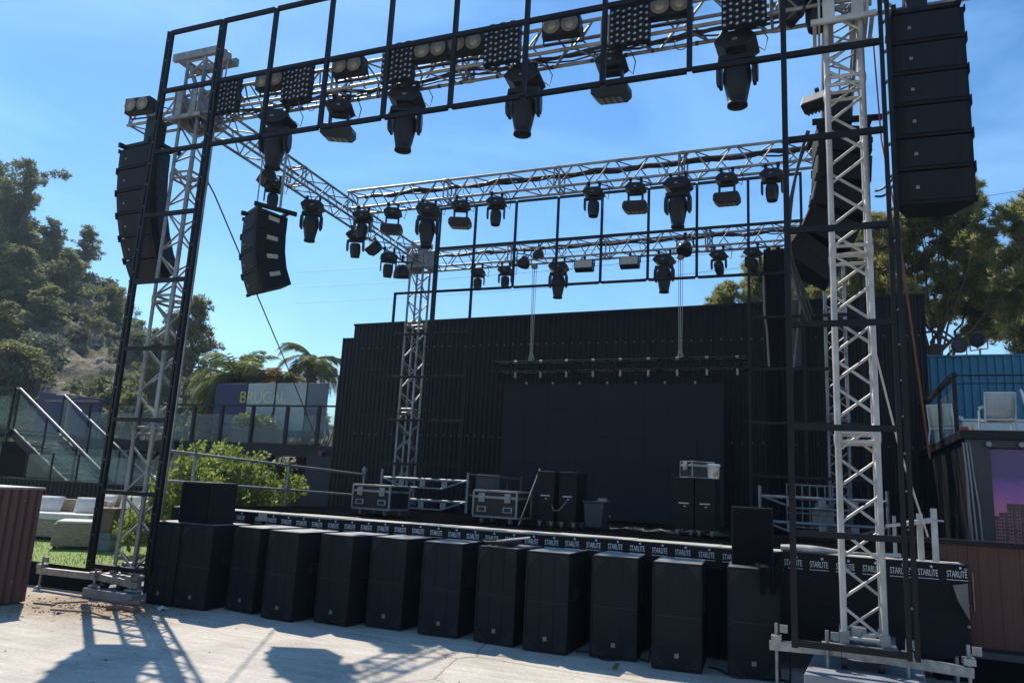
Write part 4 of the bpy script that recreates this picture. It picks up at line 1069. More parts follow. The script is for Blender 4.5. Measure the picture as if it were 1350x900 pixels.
# ================================================================== BACK WALL BUILDING
def corrugated(bm, x0, x1, y, z0, z1, pitch=.19, dep=.035, zt1=None):
    """trapezoid profile sheet facing -Y, z top may slope to zt1"""
    zt1 = z1 if zt1 is None else zt1
    xs = []; x = x0
    while x < x1:
        for dx, dy in ((0, 0), (pitch * .30, 0), (pitch * .42, dep), (pitch * .88, dep)):
            if x + dx <= x1: xs.append((x + dx, y + dy))
        x += pitch
    xs.append((x1, y))
    vs = []
    for a, c in xs:
        zt = z1 + (zt1 - z1) * (a - x0) / (x1 - x0)
        vs += [(a, c, z0), (a, c, zt)]
    bm.add(vs, [(2 * i, 2 * i + 2, 2 * i + 3, 2 * i + 1) for i in range(len(xs) - 1)])
t = thing('stage_house', 'long black corrugated building closing the back of the stage', 'building', (0, 0, 0))
q = B(); corrugated(q, -11.20, 2.03, 16.5, 0, 5.74, .125, .022, 5.93); q.build('wall', M['corr_black'], t)
q = B(); q.bb(-11.19, 2.02, 16.56, 19.5, 0, 5.66); q.build('wall', M['corr_black'], t)
q = B()
for z in (3.35, 4.55): q.bb(-11.19, 2.02, 16.488, 16.4985, z, z + .02)
q.build('seam_strip', M['corr_black'], t)
q = B()
random.seed(2)
for z in (2.9, 5.1):
    x = -10.9
    while x < 2: q.box((x, 16.492, z + random.uniform(-.01, .01)), (.022, .012, .022)); x += .21
q.build('screw_head', M['logo'], t)
q = B(); q.bar((-11.22, 16.5, 5.73), (2.05, 16.5, 5.92), .05); q.build('roof_trim', M['black_steel'], t)
t = thing('side_wing', 'dark blue black side wing at the left end of the stage house, below the balcony', 'building', (0, 0, 0))
q = B(); corrugated(q, -11.62, -11.22, 16.62, 0, 5.42, .125, .022); q.bb(-11.62, -11.22, 16.7, 19.4, 0, 5.40); q.build('wall', M['corr_black'], t)
q = B(); q.bb(-12.6, -11.63, 16.9, 17.0, 0, 2.32); q.build('door_panel', M['navy'], t)

# ================================================================== LEFT SIDE: LAWN, LOUNGE, STAIRS, BALCONY
q = B(); q.bb(-40, -9.45, 8.10, 40, 0.0, .315); o = q.build('terrace_ground', M['matte_black']); struct(o)
def lawn(u, v):
    x = -30 + u * 20.52; y = 8.105 + v * 6.85
    return (x, y, .325 + .006 * math.sin(x * 3.1 + y * 2))
q = B(); q.grid(lawn, 60, 24); struct(q.build('lawn', M['turf']))
random.seed(21)
q = B()
for k in range(5200):
    x = random.uniform(-14.5, -9.5); y = random.uniform(8.12, 13.0); h = random.uniform(.018, .04); a = random.uniform(0, PI)
    dx, dy = .006 * math.cos(a), .006 * math.sin(a); lx, ly = random.uniform(-.02, .02), random.uniform(-.02, .02)
    q.add([(x - dx, y - dy, .32), (x + dx, y + dy, .32), (x + lx, y + ly, .325 + h)], [(0, 1, 2)])
o = q.build('grass', M['turf'], fix=False); tag(o, 'short bright green artificial grass around the wicker sofas', 'grass', kind='stuff')

def corr_y(bm, x, y0, y1, z0, z1, pitch=.10, dep=.02):
    """corrugated sheet facing +X running along Y"""
    n = int((y1 - y0) / pitch * 8); vs = []
    for i in range(n + 1):
        y = y0 + (y1 - y0) * i / n; d = dep * math.cos(2 * PI * (y - y0) / pitch)
        vs += [(x + d, y, z0), (x + d, y, z1)]
    bm.add(vs, [(2 * i, 2 * i + 2, 2 * i + 3, 2 * i + 1) for i in range(n)], True)
t = thing('corrugated_booth', 'rusty brown corrugated metal booth at the left edge beside the lawn', 'booth', (0, 0, 0))
q = B(); corr_y(q, -9.27, 3.6, 7.03, .02, 1.39, .115, .016); q.build('side_sheet', M['brown_corr'], t)
q = B(); q.bb(-11.5, -9.30, 3.6, 7.03, 0.01, 1.37); q.build('body', M['brown_corr'], t)
q = B(); q.bb(-11.52, -9.24, 3.58, 7.05, 1.392, 1.42); q.build('top_sheet', M['steel'], t, .004)
q = B()
for y in (5.2, 6.0, 6.8):
    for z in (.28, 1.25): q.box((-9.247, y, z), (.008, .02, .02))
q.build('screw_head', M['logo'], t)

def wicker_block(name, label, x, y, rz, w, d, h, cush=0, back=0, arms=False, cat='sofa', group='beige wicker lounge furniture'):
    t = thing(name, label, cat, (x, y, .33), rz, group)
    q = B(); q.bb(-w / 2, w / 2, 0, d, .05, h); q.build('base', M['wicker'], t, .015)
    for sx in (-1, 1):
        for yy in (.06, d - .06): q = B(); q.bb(sx * (w / 2 - .06) - .025, sx * (w / 2 - .06) + .025, yy - .025, yy + .025, 0, .05); q.build('foot', M['bin_grey'], t)
    if cush:
        q = B(); q.bb(-w / 2 + .03, w / 2 - .03, .02, d - .03, h + .002, h + cush); q.build('seat_cushion', M['cushion'], t, .03)
    if back:
        q = B(); q.bb(-w / 2, w / 2, d + .002, d + .14, .05, back); q.build('backrest', M['wicker'], t, .015)
        for k in range(max(1, int(w / .6))):
            n = max(1, int(w / .6)); cx = -w / 2 + (k + .5) * w / n
            q = B(); rot = Matrix.Rotation(R(-24 + 9 * k), 3, 'X')
            q.grid(lambda u, v: tuple(Vector((cx, d - .16, h + cush + .145)) + rot @ Vector(((u - .5) * .50, .075 * (math.sin(PI * u) * math.sin(PI * v)) ** .45, (v - .5) * .33))), 12, 10)
            q.grid(lambda u, v: tuple(Vector((cx, d - .16, h + cush + .145)) + rot @ Vector(((u - .5) * .50, -.075 * (math.sin(PI * u) * math.sin(PI * v)) ** .45, (v - .5) * .33))), 12, 10)
            q.build('pillow', M['cushion'], t)
    if arms:
        for sx in (-1, 1):
            q = B(); q.bb(sx * (w / 2 + .071) - .07, sx * (w / 2 + .071) + .07, 0, d + .14, .05, h + .22); q.build('armrest', M['wicker'], t, .015)
    return t
wicker_block('ottoman', 'low beige wicker ottoman standing on the artificial lawn nearest the truss tower', -11.72, 9.62, R(42), .72, .72, .42, .05, cat='ottoman')
wicker_block('lounge_sofa', 'beige wicker corner sofa with white cushions beside the brown corrugated booth', -13.55, 10.5, R(22), 1.5, .75, .36, .13, .74)
wicker_block('lounge_sofa', 'beige wicker sofa with its arm towards the stage, behind the ottoman', -13.15, 11.5, R(-48), 1.5, .75, .36, .13, .78, True)
wicker_block('lounge_sofa', 'second row beige wicker sofa against the black base wall', -14.4, 12.6, R(10), 1.9, .75, .36, .13, .80, True)
t = thing('planter_pot', 'tall brown square pot on a pale box beside the left truss tower', 'plant pot', (-11.45, 10.0, .33), R(20))
q = B(); q.prism([(-.12, .30), (.12, .30), (.17, .66), (-.17, .66)], -.15, .15); q.bb(-.19, .19, -.19, .19, .661, .71); q.build('pot', M['pot'], t, .008)
q = B(); q.bb(-.19, .19, -.19, .19, 0, .18); q.bb(-.15, .15, -.15, .15, .181, .295); q.build('plinth', M['concrete_block'], t, .008)
q = B(); q.lathe([(.001, .05), (.035, .04), (.05, 0), (.035, -.04), (.001, -.05)], 14, (.0, -.02, .765)); o = q.build('lamp_globe', M['cushion'], t)

# stair with glass balustrades
def glass_panel(parent, pts, th=.012, name='glass_panel', mt='glass'):
    """vertical quad in an x-z outline at y"""
    y = pts[0][1]
    q = B(); q.prism([(a, c) for a, _, c in pts], y - th / 2, y + th / 2); return q.build(name, M[mt], parent)
t = thing('staircase', 'black steel staircase with glass balustrades at the far left', 'staircase', (0, 0, 0))
xs0, zs0, xs1, zs1 = -22.85, 2.74, -18.62, .42
n = 14
q = B()
for i in range(n):
    x = xs0 + (xs1 - xs0) * (i + .5) / n; z = zs0 + (zs1 - zs0) * (i + .5) / n
    q.bb(x - .16, x + .16, 16.05, 17.5, z - .02, z + .02)
q.build('tread', M['steel'], t)
for y in (16.02, 17.53):
    q = B(); q.prism([(xs0, zs0 + .03), (xs1, zs1 + .03), (xs1, zs1 - .26), (xs0, zs0 - .26)], y - .03, y + .03); q.build('stringer', M['black_steel'], t)
    q = B(); q.bar((xs0, y - .032, zs0 + .02), (xs1, y - .032, zs1 + .02), .02, .035); q.build('stringer_trim', M['alu'], t)
    q = B(); q.path([(xs0 - .35, y, zs0 + 1.25), (xs0, y, zs0 + 1.25), (xs1, y, zs1 + 1.05)], .03, 8); q.build('handrail', M['alu'] if y < 17 else M['steel'], t)
    for k in range(4):
        f = k / 3; x = xs0 + (xs1 - xs0) * f; z = zs0 + (zs1 - zs0) * f
        q = B(); q.bar((x, y, z - .1), (x, y, z + 1.2 - .15 * f), .045); q.build('post', M['black_steel'], t)
        if k < 3:
            f2 = (k + 1) / 3; x2 = xs0 + (xs1 - xs0) * f2 - .04; z2 = zs0 + (zs1 - zs0) * f2; x += .04
            glass_panel(t, [(x, y, z + .06), (x2, y, z2 + .08), (x2, y, z2 + 1.0 - .15 * f2), (x, y, z + 1.08 - .15 * f)])
q = B(); q.prism([(-24.5, .25), (-24.5, 2.4), (xs0, 2.40), (xs1 - .2, .25)], 16.9, 16.95); q.build('under_stair_panel', M['matte_black'], t)
q = B(); q.bb(-27, xs0 - .02, 15.9, 18.2, 2.60, 2.74); q.build('landing', M['black_steel'], t)
for k in range(4):
    x = -23.0 - k * .95
    q = B(); q.bar((x, 15.95, 2.3), (x, 15.95, 3.98), .06); q.build('post', M['black_steel'], t)
    if k < 3: glass_panel(t, [(x - .05, 15.95, 2.86), (x - .90, 15.95, 2.86), (x - .90, 15.95, 3.75), (x - .05, 15.95, 3.75)])
q = B(); q.bar((-26, 15.95, 4.0), (-22.97, 15.95, 4.0), .06); q.build('handrail', M['black_steel'], t)
t = thing('base_wall', 'low black corrugated wall under the glass staircase behind the sofas', 'wall', (0, 0, 0))
q = B(); corrugated(q, -26, -14.6, 14.95, .25, 1.28, .16, .03); q.bb(-26, -14.6, 15.0, 15.3, .25, 1.26); q.build('wall', M['corr_black'], t)
q = B(); q.bb(-26, -14.6, 14.93, 15.05, 1.281, 1.33); q.build('coping', M['black_steel'], t)
q = B()
for k in range(7):
    x = -20.6 + k * 1.0; q.bar((x, 15.0, 1.33), (x, 15.0, 2.05), .04)
q.build('post', M['black_steel'], t)
for k in range(6): glass_panel(t, [(-20.56 + k, 15.0, 1.36), (-19.64 + k, 15.0, 1.36), (-19.64 + k, 15.0, 2.0), (-20.56 + k, 15.0, 2.0)])

t = thing('balcony', 'raised black balcony with glass balustrade between the left tower and the stage house', 'balcony', (0, 0, 0))
q = B(); q.bb(-22.6, -12.0, 17.75, 20.6, 2.42, 2.60); q.build('floor', M['black_steel'], t)
q = B(); q.bb(-22.6, -12.0, 17.66, 17.748, 2.30, 2.62); q.build('front_beam', M['black_steel'], t)
bx = [-12.15, -12.92, -14.0, -15.22, -16.36, -17.42, -18.5, -19.6, -20.7, -21.8]
for k, x in enumerate(bx):
    q = B(); q.bar((x, 17.70, 2.622), (x, 17.70, 3.70), .085 if k < 6 else .06); q.build('post', M['black_steel'], t)
    if k: glass_panel(t, [(x + .07, 17.72, 2.66), (bx[k - 1] - .07, 17.72, 2.66), (bx[k - 1] - .07, 17.72, 3.46), (x + .07, 17.72, 3.46)])
q = B(); q.bar((-22.6, 17.70, 3.725), (-12.0, 17.70, 3.725), .06, .045); q.build('handrail', M['black_steel'], t)
q = B()
for x in (-13.2, -15.6, -18.0, -20.2): q.bar((x, 19.2, 0.25), (x, 19.2, 2.42), .14)
q.build('column', M['black_steel'], t)
for x, y in ((-13.3, 18.0), (-14.9, 18.05), (-12.5, 18.0)):
    q = B(); q.bar((x - .25, y, 2.63), (x + .15, y, 3.7), .03); q.build('strut', M['black_steel'], t)
t = thing('glass_screen', 'tall clear glass windscreen with thin black posts at the back of the balcony', 'glass screen', (0, 0, 0))
gx = [-13.02, -14.1, -15.25, -16.34]
for k, x in enumerate(gx):
    q = B(); q.bar((x, 18.62, 2.61), (x, 18.62, 4.72), .035); q.build('post', M['black_steel'], t)
    if k: glass_panel(t, [(x + .03, 18.62, 3.1), (gx[k - 1] - .03, 18.62, 3.1), (gx[k - 1] - .03, 18.62, 4.52), (x + .03, 18.62, 4.52)], mt='milky_glass' if k > 1 else 'glass')
q = B(); q.bar((-16.34, 18.62, 4.735), (-13.02, 18.62, 4.735), .022); q.build('top_rail', M['black_steel'], t)
t = thing('advert_board', 'dark blue advertising board reading BRUGAL in yellow capitals behind the balcony glass', 'sign board', (0, 0, 0))
q = B(); q.bb(-19.35, -14.75, 20.5, 20.6, 3.0, 4.80); q.build('panel', M['blue_wall'], t, .01)
q = B(); vs, fs = text_mesh('BRUGAL', .56, .01, xs=.96); q.add([(-17.30 + a, 20.49 - c, 4.14 + b_) for a, b_, c in vs], fs)
q.build('lettering', M['yellow'], t)
q = B(); q.prism([(-15.9, 4.14), (-15.62, 4.16), (-15.5, 4.55), (-15.66, 4.58), (-15.72, 4.32)], 20.485, 20.497); q.build('emblem', M['orange'], t)
for x in (-18.6, -15.4):
    q = B(); q.bar((x, 20.65, .25), (x, 20.65, 4.6), .08); q.build('post', M['black_steel'], t)
t = thing('blue_screen_wall', 'plain dark blue panel wall on the terrace above the staircase', 'wall', (0, 0, 0))
q = B(); q.prism([(-27.7, 2.6), (-24.45, 2.6), (-24.45, 4.22), (-27.7, 4.48)], 20.2, 20.35); q.build('panel', M['blue_wall'], t, .01)
q = B(); q.bb(-24.9, -24.4, 19.2, 19.25, 4.1, 4.16); q.bar((-26.5, 19.6, 4.05), (-23.8, 19.6, 4.05), .05); q.bar((-25.2, 19.6, 2.6), (-25.2, 19.6, 4.03), .09); q.build('canopy_frame', M['plank'], t)
t = thing('notice_plate', 'small round black notice plate hanging under the balcony edge near the left tower', 'sign', (-18.15, 17.55, 2.35))
q = B(); q.lathe([(.30, -.012), (.30, .012)], 28, (0, 0, 0), Matrix.Rotation(PI / 2, 3, 'X')); q.build('plate', M['black_plastic'], t)
q = B(); q.bar((0, .02, .29), (0, .02, .4), .03); q.build('hanger', M['black_steel'], t)

# chairs on the two terraces
def sling_chair(frame, sling):
    t = thing('sling_chair', 'x', 'chair')
    for sx in (-1, 1):
        q = B(); q.path([(sx * .26, -.26, 0), (sx * .26, -.24, .42), (sx * .26, -.22, .64), (sx * .26, -.05, .66), (sx * .26, .22, .645)], .017, 8); q.build('front_leg', frame, t)
        q = B(); q.path([(sx * .24, .34, 0), (sx * .24, .20, .42), (sx * .24, .30, .92)], .017, 8); q.build('rear_leg', frame, t)
        q = B(); q.box((sx * .26, -.0, .682), (.05, .36, .02)); q.build('armrest', frame, t, .008)
    for ca, cb_ in (((-.25, -.235, .43), (.25, -.235, .43)), ((-.23, .2, .43), (.23, .2, .43)), ((-.23, .30, .91), (.23, .30, .91))): q = B(); q.bar(ca, cb_, .03); q.build('cross_bar', frame, t)
    q = B(); q.grid(lambda u, v: (-.235 + u * .47, -.24 + v * .43, .445 - .03 * math.sin(v * PI)), 6, 8); q.build('seat', sling, t, solid=.008)
    q = B(); q.grid(lambda u, v: (-.225 + u * .45, .205 + .10 * v + .02 * math.sin(v * PI), .46 + v * .45), 6, 8); q.build('backrest', sling, t, solid=.008)
    return t
dark = [(-13.6, 19.5, 2.0, 'dark sling chair on the balcony at its stage end'), (-17.0, 18.6, 2.6, 'dark sling chair on the balcony left of the planter'), (-18.1, 18.8, .6, 'dark sling chair on the balcony near the left tower'), (-19.9, 18.5, 1.2, 'dark sling chair on the balcony behind the left black frame')]
c0 = sling_chair(M['black_steel'], M['matte_black'])
for i, (x, y, a, lb) in enumerate(dark):
    o = c0 if i == 0 else copy_tree(c0)
    o.location = (x, y, 2.6); o.rotation_euler.z = a; tag(o, lb, None, 'dark chairs on the balcony')

# ================================================================== RIGHT SIDE
t = thing('board_wall', 'dark brown vertical board wall at the right behind the vinyl banner', 'wall', (0, 0, 0))
q = B(); x = 1.18; random.seed(6)
while x < 6: q.bb(x + .001, x + .094, 9.62 + random.uniform(-.004, .004), 9.72, .34, 1.37); x += .095
q.build('board', M['brown_wood'], t)
q = B(); q.bb(.7, 6.1, 9.56, 9.80, 1.372, 1.425); q.build('coping', M['black_steel'], t, .004)
q = B(); q.bb(1.1, 6.1, 9.42, 9.80, .26, .335); q.build('ledge', M['bin_grey'], t, .01)
q = B(); q.bb(1.1, 6.1, 9.50, 9.80, .0, .259); q.build('plinth', M['matte_black'], t)
q = B(); q.bb(1.415, 1.43, 9.595, 9.612, .72, 1.16); q.bb(1.49, 1.502, 9.595, 9.612, .70, 1.09); q.build('edge_strip', M['plank'], t)
t = thing('screen_container', 'black box building with a purple city skyline screen at the right edge', 'building', (0, 0, 0))
q = B(); q.bb(1.80, 7, 11.62, 15.9, 0, 2.66); q.build('body', M['corr_black'], t)
q = B(); q.bb(1.74, 7.05, 11.45, 16.0, 2.662, 2.78); q.build('roof_slab', M['black_steel'], t, .006)
q = B(); q.bb(1.80, 2.08, 11.50, 11.618, 1.0, 2.66); q.bb(2.081, 7, 11.50, 11.618, 2.56, 2.66); q.build('screen_surround', M['bin_grey'], t)
for x in (2.06, 2.42):
    q = B(); q.lathe([(.03, -.03), (.045, .0), (.03, .03)], 14, (x, 11.46, 2.60), Matrix.Rotation(PI / 2, 3, 'X')); q.build('spot_lamp', M['logo'], t)
q = B(); q.bb(0, 4.8, 0, .03, 0, 1.20); o = q.build('screen', M['sunset'], t, loc=(2.085, 11.58, 1.35))
q = B(); random.seed(14); x = .0
hs_ = [.30, .34, .44, .44, .30, .40, .66, .88, .5, .38, .6, .42, .3, .5]
for k, h in enumerate(hs_ * 2):
    wd = .055 + .05 * random.random()
    if x > 4.6: break
    q.bb(x, x + wd - .002, -.004, -.0005, 0.0, h * 1.15)
    for wz in range(int(h * 24)):
        for wx in range(2): q.bb(x + .010 + wx * .03, x + .022 + wx * .03, -.0065, -.0045, .02 + wz * .042, .035 + wz * .042, m=1)
    x += wd
q.build('skyline', [M['skyline'], M['sunset']], o)
q = B()
for dx, dy in ((0, 0), (.03, -.02), (.07, .01)): q.path([(1.78 + dx, 11.5 + dy, 2.62), (1.80 + dx, 11.47 + dy, 2.2), (1.80 + dx * 1.5, 11.46, 1.8), (1.82 + dx * 1.5, 11.48 + dy, 1.30)], .013, 6)
q.build('cable', M['logo'], t)
t = thing('terrace_railing', 'black railing with glass on top of the screen building, running back', 'railing', (0, 0, 0))
for (x, y) in ((1.88, 12.6), (1.88, 14.1), (1.88, 15.7), (4.9, 12.6)):
    q = B(); q.bar((x, y, 2.782), (x, y, 3.66), .055); q.build('post', M['black_steel'], t)
q = B(); q.bar((1.88, 12.55, 3.68), (1.88, 18.6, 3.68), .07); q.bar((1.92, 12.6, 3.68), (7, 12.6, 3.68), .022); q.bar((1.92, 12.6, 3.56), (7, 12.6, 3.56), .015); q.build('handrail', M['black_steel'], t)
for y0, y1 in ((12.7, 14.0), (14.2, 15.6)):
    q = B(); q.bb(1.874, 1.886, y0, y1, 2.86, 3.5); q.build('glass_panel', M['glass'], t)
t = thing('blue_fence', 'turquoise blue ribbed metal fence behind the terrace chairs', 'fence', (0, 0, 0))
q = B(); q.bb(2.20, 8.4, 19.0, 19.04, 0, 5.10); q.build('sheet', M['blue_corr'], t)
q = B(); x = 2.24
while x < 8.4: q.bb(x - .012, x + .012, 18.955, 18.999, 0, 5.10); x += .157
q.build('rib', M['blue_corr'], t)
q = B(); q.bb(2.18, 8.42, 18.94, 19.06, 5.102, 5.14); q.build('cap', M['blue_corr'], t)
q = B(); q.bb(2.2, 8.3, 15.95, 18.9, 2.60, 2.77); o = q.build('rear_terrace', M['concrete_block'], None); struct(o)
t = thing('white_bench', 'low white block bench under the blue fence', 'bench', (3.2, 15.2, 2.785))
q = B(); q.bb(-.85, .1, 0, .55, 0, .50); q.bb(.12, 1.2, 0, .55, 0, .44); q.build('base', M['white_paint'], t, .02)
q = B(); q.bb(-.87, 1.22, -.02, .57, .502, .54); q.build('top', M['white_paint'], t, .01)
w0 = sling_chair(M['white_paint'], M['white_sling'])
for i, (x, y, z, a, rx, lb) in enumerate([(2.62, 13.75, 2.785, R(180), 0, 'white sling chair standing with its back to the purple screen, in front of the bench'), (3.12, 13.3, 2.785, R(75), 0, 'white sling chair seen from the side at the right edge of the terrace'),
                              (2.12, 15.3, 2.785, R(150), 0, 'white sling chair farthest back behind the side railing')]):
    o = w0 if i == 0 else copy_tree(w0)
    o.location = (x, y, z); o.scale = (.84, .84, .84); o.rotation_euler = (rx, 0, a); tag(o, lb, None, 'white chairs on the right terrace')
t = thing('gear_tin', 'small red tin beside a yellow bottle at the corner of the right terrace', 'tin', (2.00, 12.75, 2.785))
q = B(); q.bb(-.05, .05, -.05, .05, 0, .16); q.build('tin', M['red'], t, .01)
q = B(); q.lathe([(.03, 0), (.03, .12), (.012, .15), (.012, .18)], 14, (.10, .0, 0)); q.build('bottle', M['yellow'], t)
for x, z, lb in ((2.95, 5.33, 'round black floodlight on the blue fence, left one of two'), (3.33, 5.46, 'round black floodlight on the blue fence, right one of two')):
    t = thing('floodlight', lb, 'floodlight', (x, 18.9, z), R(25 if x < 3.1 else -40), 'round floodlights above the blue fence')
    q = B(); q.lathe([(.06, .14), (.15, .05), (.17, -.05), (.155, -.055)], 20, (0, 0, 0), Matrix.Rotation(-PI / 2, 3, 'X')); q.build('housing', M['black_plastic'], t)
    q = B(); q.lathe([(.001, -.03), (.15, -.045)], 18, (0, 0, 0), Matrix.Rotation(-PI / 2, 3, 'X')); q.build('lens', M['lens'], t)
    q = B(); q.bar((-.19, .02, 0), (-.19, .02, -.22), .02); q.bar((.19, .02, 0), (.19, .02, -.22), .02); q.bar((-.19, .02, -.22), (.19, .02, -.22), .02); q.bar((0, .05, -.22), (0, .05, 5.12 - z), .03); q.build('bracket', M['steel'], t)
# white timber guard beside the stage
t = thing('timber_guard', 'pair of pale painted posts with a round rail beside the right end of the stage', 'guard rail', (0, 0, 0))
for x, y, h in ((.99, 9.3, 1.68), (1.115, 9.22, 1.74)):
    q = B(); q.bb(x - .03, x + .03, y - .02, y + .02, .9, h)
    q.build('post', M['white_alu'], t, .003)
q = B(); q.tube((.66, 9.26, 1.53), (.80, 9.26, 1.555), .018, 10); q.tube((.82, 9.25, 1.56), (1.10, 9.19, 1.62), .028, 10); q.tube((1.1, 9.19, 1.62), (1.20, 9.17, 1.615), .009, 8); q.build('rail', M['white_alu'], t)
q = B(); q.bb(.73, .765, 9.30, 9.33, 1.0, 1.64); q.build('thin_post', M['steel'], t)

# straps and ropes
def line(name, label, pts, r, mt, cat):
    q = B(); q.path(pts, r, 6); o = q.build(name, mt, None); tag(o, label, cat); return o
line('ratchet_strap', 'brown strap stretched from the left front tower down to the balcony beam', [(-8.60, 8.36, 6.12), (-8.66, 8.62, 5.98), (-10.5, 13.0, 4.15), (-12.62, 17.62, 2.40)], .012, M['brown_strap'], 'strap')
q = B(); q.box((-12.62, 17.55, 2.36), (.16, .12, .24)); o = q.build('orange_rag', M['orange'], None, .03); tag(o, 'orange knotted end of the brown strap on the balcony beam', 'strap end')
def flat(name, label, pts, wdt, mt):
    q = B()
    for a, bq in zip(pts[:-1], pts[1:]): q.bar(a, bq, wdt, .004)
    o = q.build(name, mt, None); tag(o, label, 'strap')
flat('ratchet_strap', 'wide orange strap slanting down behind the right black frame', [(.86, 8.75, 4.72), (1.16, 10.2, 3.2), (1.30, 10.8, 2.35)], .024, M['orange'])
line('rope', 'pale rope tied low on the pale front tower and running down right', [(.56, 8.36, 3.30), (.80, 8.85, 2.28), (1.05, 9.2, 1.45)], .010, M['rope'], 'rope')
line('thin_strap', 'thin pink red strap hanging from the top of the pale front tower', [(.66, 8.2, 6.64), (.70, 8.25, 5.5), (.83, 8.4, 4.6)], .008, M['pink'], 'strap')
for k, (a, bq, sag) in enumerate((((.62, 8.2, 4.92), (.80, 7.95, 5.0), .05), ((.62, 8.22, 4.87), (.80, 7.96, 4.94), .07))):
    pts = [tuple(Vector(a).lerp(Vector(bq), i / 8) + Vector((0, 0, -sag * math.sin(PI * i / 8)))) for i in range(9)]
    line('speaker_cable', ('upper' if k == 0 else 'lower') + ' black cable looping from the pale tower to the right speaker array', pts, .012, M['cable'], 'cable')
q = B(); random.seed(9)
for k in range(3):
    pts = []
    for i in range(16):
        f = i / 15; pts.append((.02 - .25 * math.sin(f * 3) - .02 * k, 8.5 + .3 * f, 5.75 - f * 2.0 + .08 * math.sin(f * 9 + k)))
    q.path(pts, .010 + .003 * k, 6)
o = q.build('hanging_cables', M['cable'], None); tag(o, 'bundle of black cables hanging down the left side of the pale front tower', 'cables')
def truss_cable(label, y, z, x0, x1, seed, r=.035, group='power cables lying in the trusses'):
    random.seed(seed); q = B(); n = 44
    for k in range(3):
        pts = [(x0 + (x1 - x0) * i / n, y + .05 * math.sin(i * .7 + k * 2) + .03 * k, z + .02 * math.sin(i * 1.3 + k) + random.uniform(-.012, .012)) for i in range(n + 1)]
        q.path(pts, r * (1, .6, .45)[k], 6)
    for j in range(5):
        xc = random.uniform(x0, x1)
        q.path([(xc + .08 * math.cos(a) , y - .06, z - .13 + .09 * math.sin(a)) for a in [i * .5 for i in range(13)]], .006, 5)
    o = q.build('power_cable', M['cable'], None); tag(o, label, 'cable', group)
truss_cable('thick black cables lying inside the middle truss', 12.02, 7.235, -8.2, .1, 1)
truss_cable('black cables lying inside the front truss', 8.24, 7.10, -9.6, -.2, 2, .026)
truss_cable('black and red cables lying inside the rear truss', 15.27, 7.03, -8.2, 0, 3, .028)
q = B(); q.lathe([(.027, -.02), (.029, 0), (.027, .02)], 10, (0, 0, 0), Matrix.Rotation(PI / 2, 3, 'Y')); tb = q.build('tape_band', M['cable'], front)
for k in range(18):
    o = tb if k == 0 else tb.copy()
    if k: COL.objects.link(o); o.parent = front
    o.location = (1.82 + k * .43 + (.1 if k % 3 else 0), .17, -.165)
# power lines far behind
def wire(label, a, bq, sag):
    pts = [tuple(Vector(a).lerp(Vector(bq), i / 20) + Vector((0, 0, -sag * math.sin(PI * i / 20)))) for i in range(21)]
    line('overhead_wire', label, pts, .016, M['cable'], 'wire')['group'] = 'overhead wires far behind the stage'
for k in range(3): wire(('lowest', 'middle', 'highest')[k] + ' of three thin overhead wires crossing the sky behind the back wall', (-48, 60, 18.8 + 1.6 * k), (30, 62, 24 + 1.4 * k), 1.5)

# ---------------------------------------------------------------- debris on the ground
random.seed(17)
bricks = [(-8.05, 7.45, 0), (-7.88, 7.40, 0), (-7.96, 7.52, .4), (-8.12, 7.36, 1)]
for i, (x, y, a) in enumerate(bricks):
    q = B(); q.bb(-.09, .09, -.05, .05, 0, .055); o = q.build('broken_brick', M['brick'], None, .012, (x, y, .004 + (.057 if i == 2 else 0))); o.rotation_euler.z = a
    tag(o, ('broken red brick at the edge of the dirt patch', 'broken red brick closest to the leftmost subwoofer', 'broken red brick on top of the little pile', 'broken red brick lying crosswise beside the pile')[i], 'brick', 'bricks by the left tower')
q = B()
for k in range(420):
    a = random.uniform(0, 2 * PI); rr = abs(random.gauss(0, .75)); x = -8.5 + rr * math.cos(a) * 1.25; y = 7.25 + rr * math.sin(a) * .7
    if y > 7.72: continue
    s = random.uniform(.005, .020)
    q.box((x, y, s * .3), (s, s * random.uniform(.5, 1.6), s * .7), Matrix.Rotation(random.uniform(0, 3), 3, 'Z'), m=random.choice((0, 0, 1, 2)))
o = q.build('rubble', [M['brick'], M['plank'], M['concrete_block']], None); tag(o, 'scattered small rubble and chips on the dirt by the left tower', 'rubble', kind='stuff')
for i, (x, y, a, l, mt) in enumerate([(-8.35, 6.98, .35, .55, 'plank'), (-8.9, 7.38, 1.1, .4, 'plank'), (-8.02, 7.02, -.3, .7, 'plank'), (-9.0, 7.1, .2, .3, 'bin_grey')]):
    q = B(); q.bb(-l / 2, l / 2, -.018, .018, 0, .016); o = q.build('wood_lath', M[mt], None, .003, (x, y, .004)); o.rotation_euler.z = a
    tag(o, ('thin broken lath lying on the dirt below the concrete block', 'short lath lying at the left of the dirt patch', 'longest thin lath lying across the tower shadow', 'dark short stick at the left end of the dirt patch')[i], 'lath', 'laths on the dirt patch')
q = B(); q.grid(lambda u, v: (-.08 + .16 * u, -.06 + .12 * v, .02 + .02 * math.sin(u * 7) * math.cos(v * 6)), 8, 8); o = q.build('crumpled_paper', M['paper'], None, loc=(-7.72, 7.72, .0), solid=.002); tag(o, 'crumpled white paper at the foot of the second subwoofer', 'litter')
q = B(); q.grid(lambda u, v: (-.05 + .10 * u, -.04 + .08 * v, .012 + .015 * math.sin(u * 8) * math.cos(v * 5)), 8, 8); o = q.build('bottle_scrap', M['blue_wall'], None, loc=(-8.35, 6.78, .0), solid=.002); tag(o, 'small blue scrap of packaging lying on the concrete', 'litter')
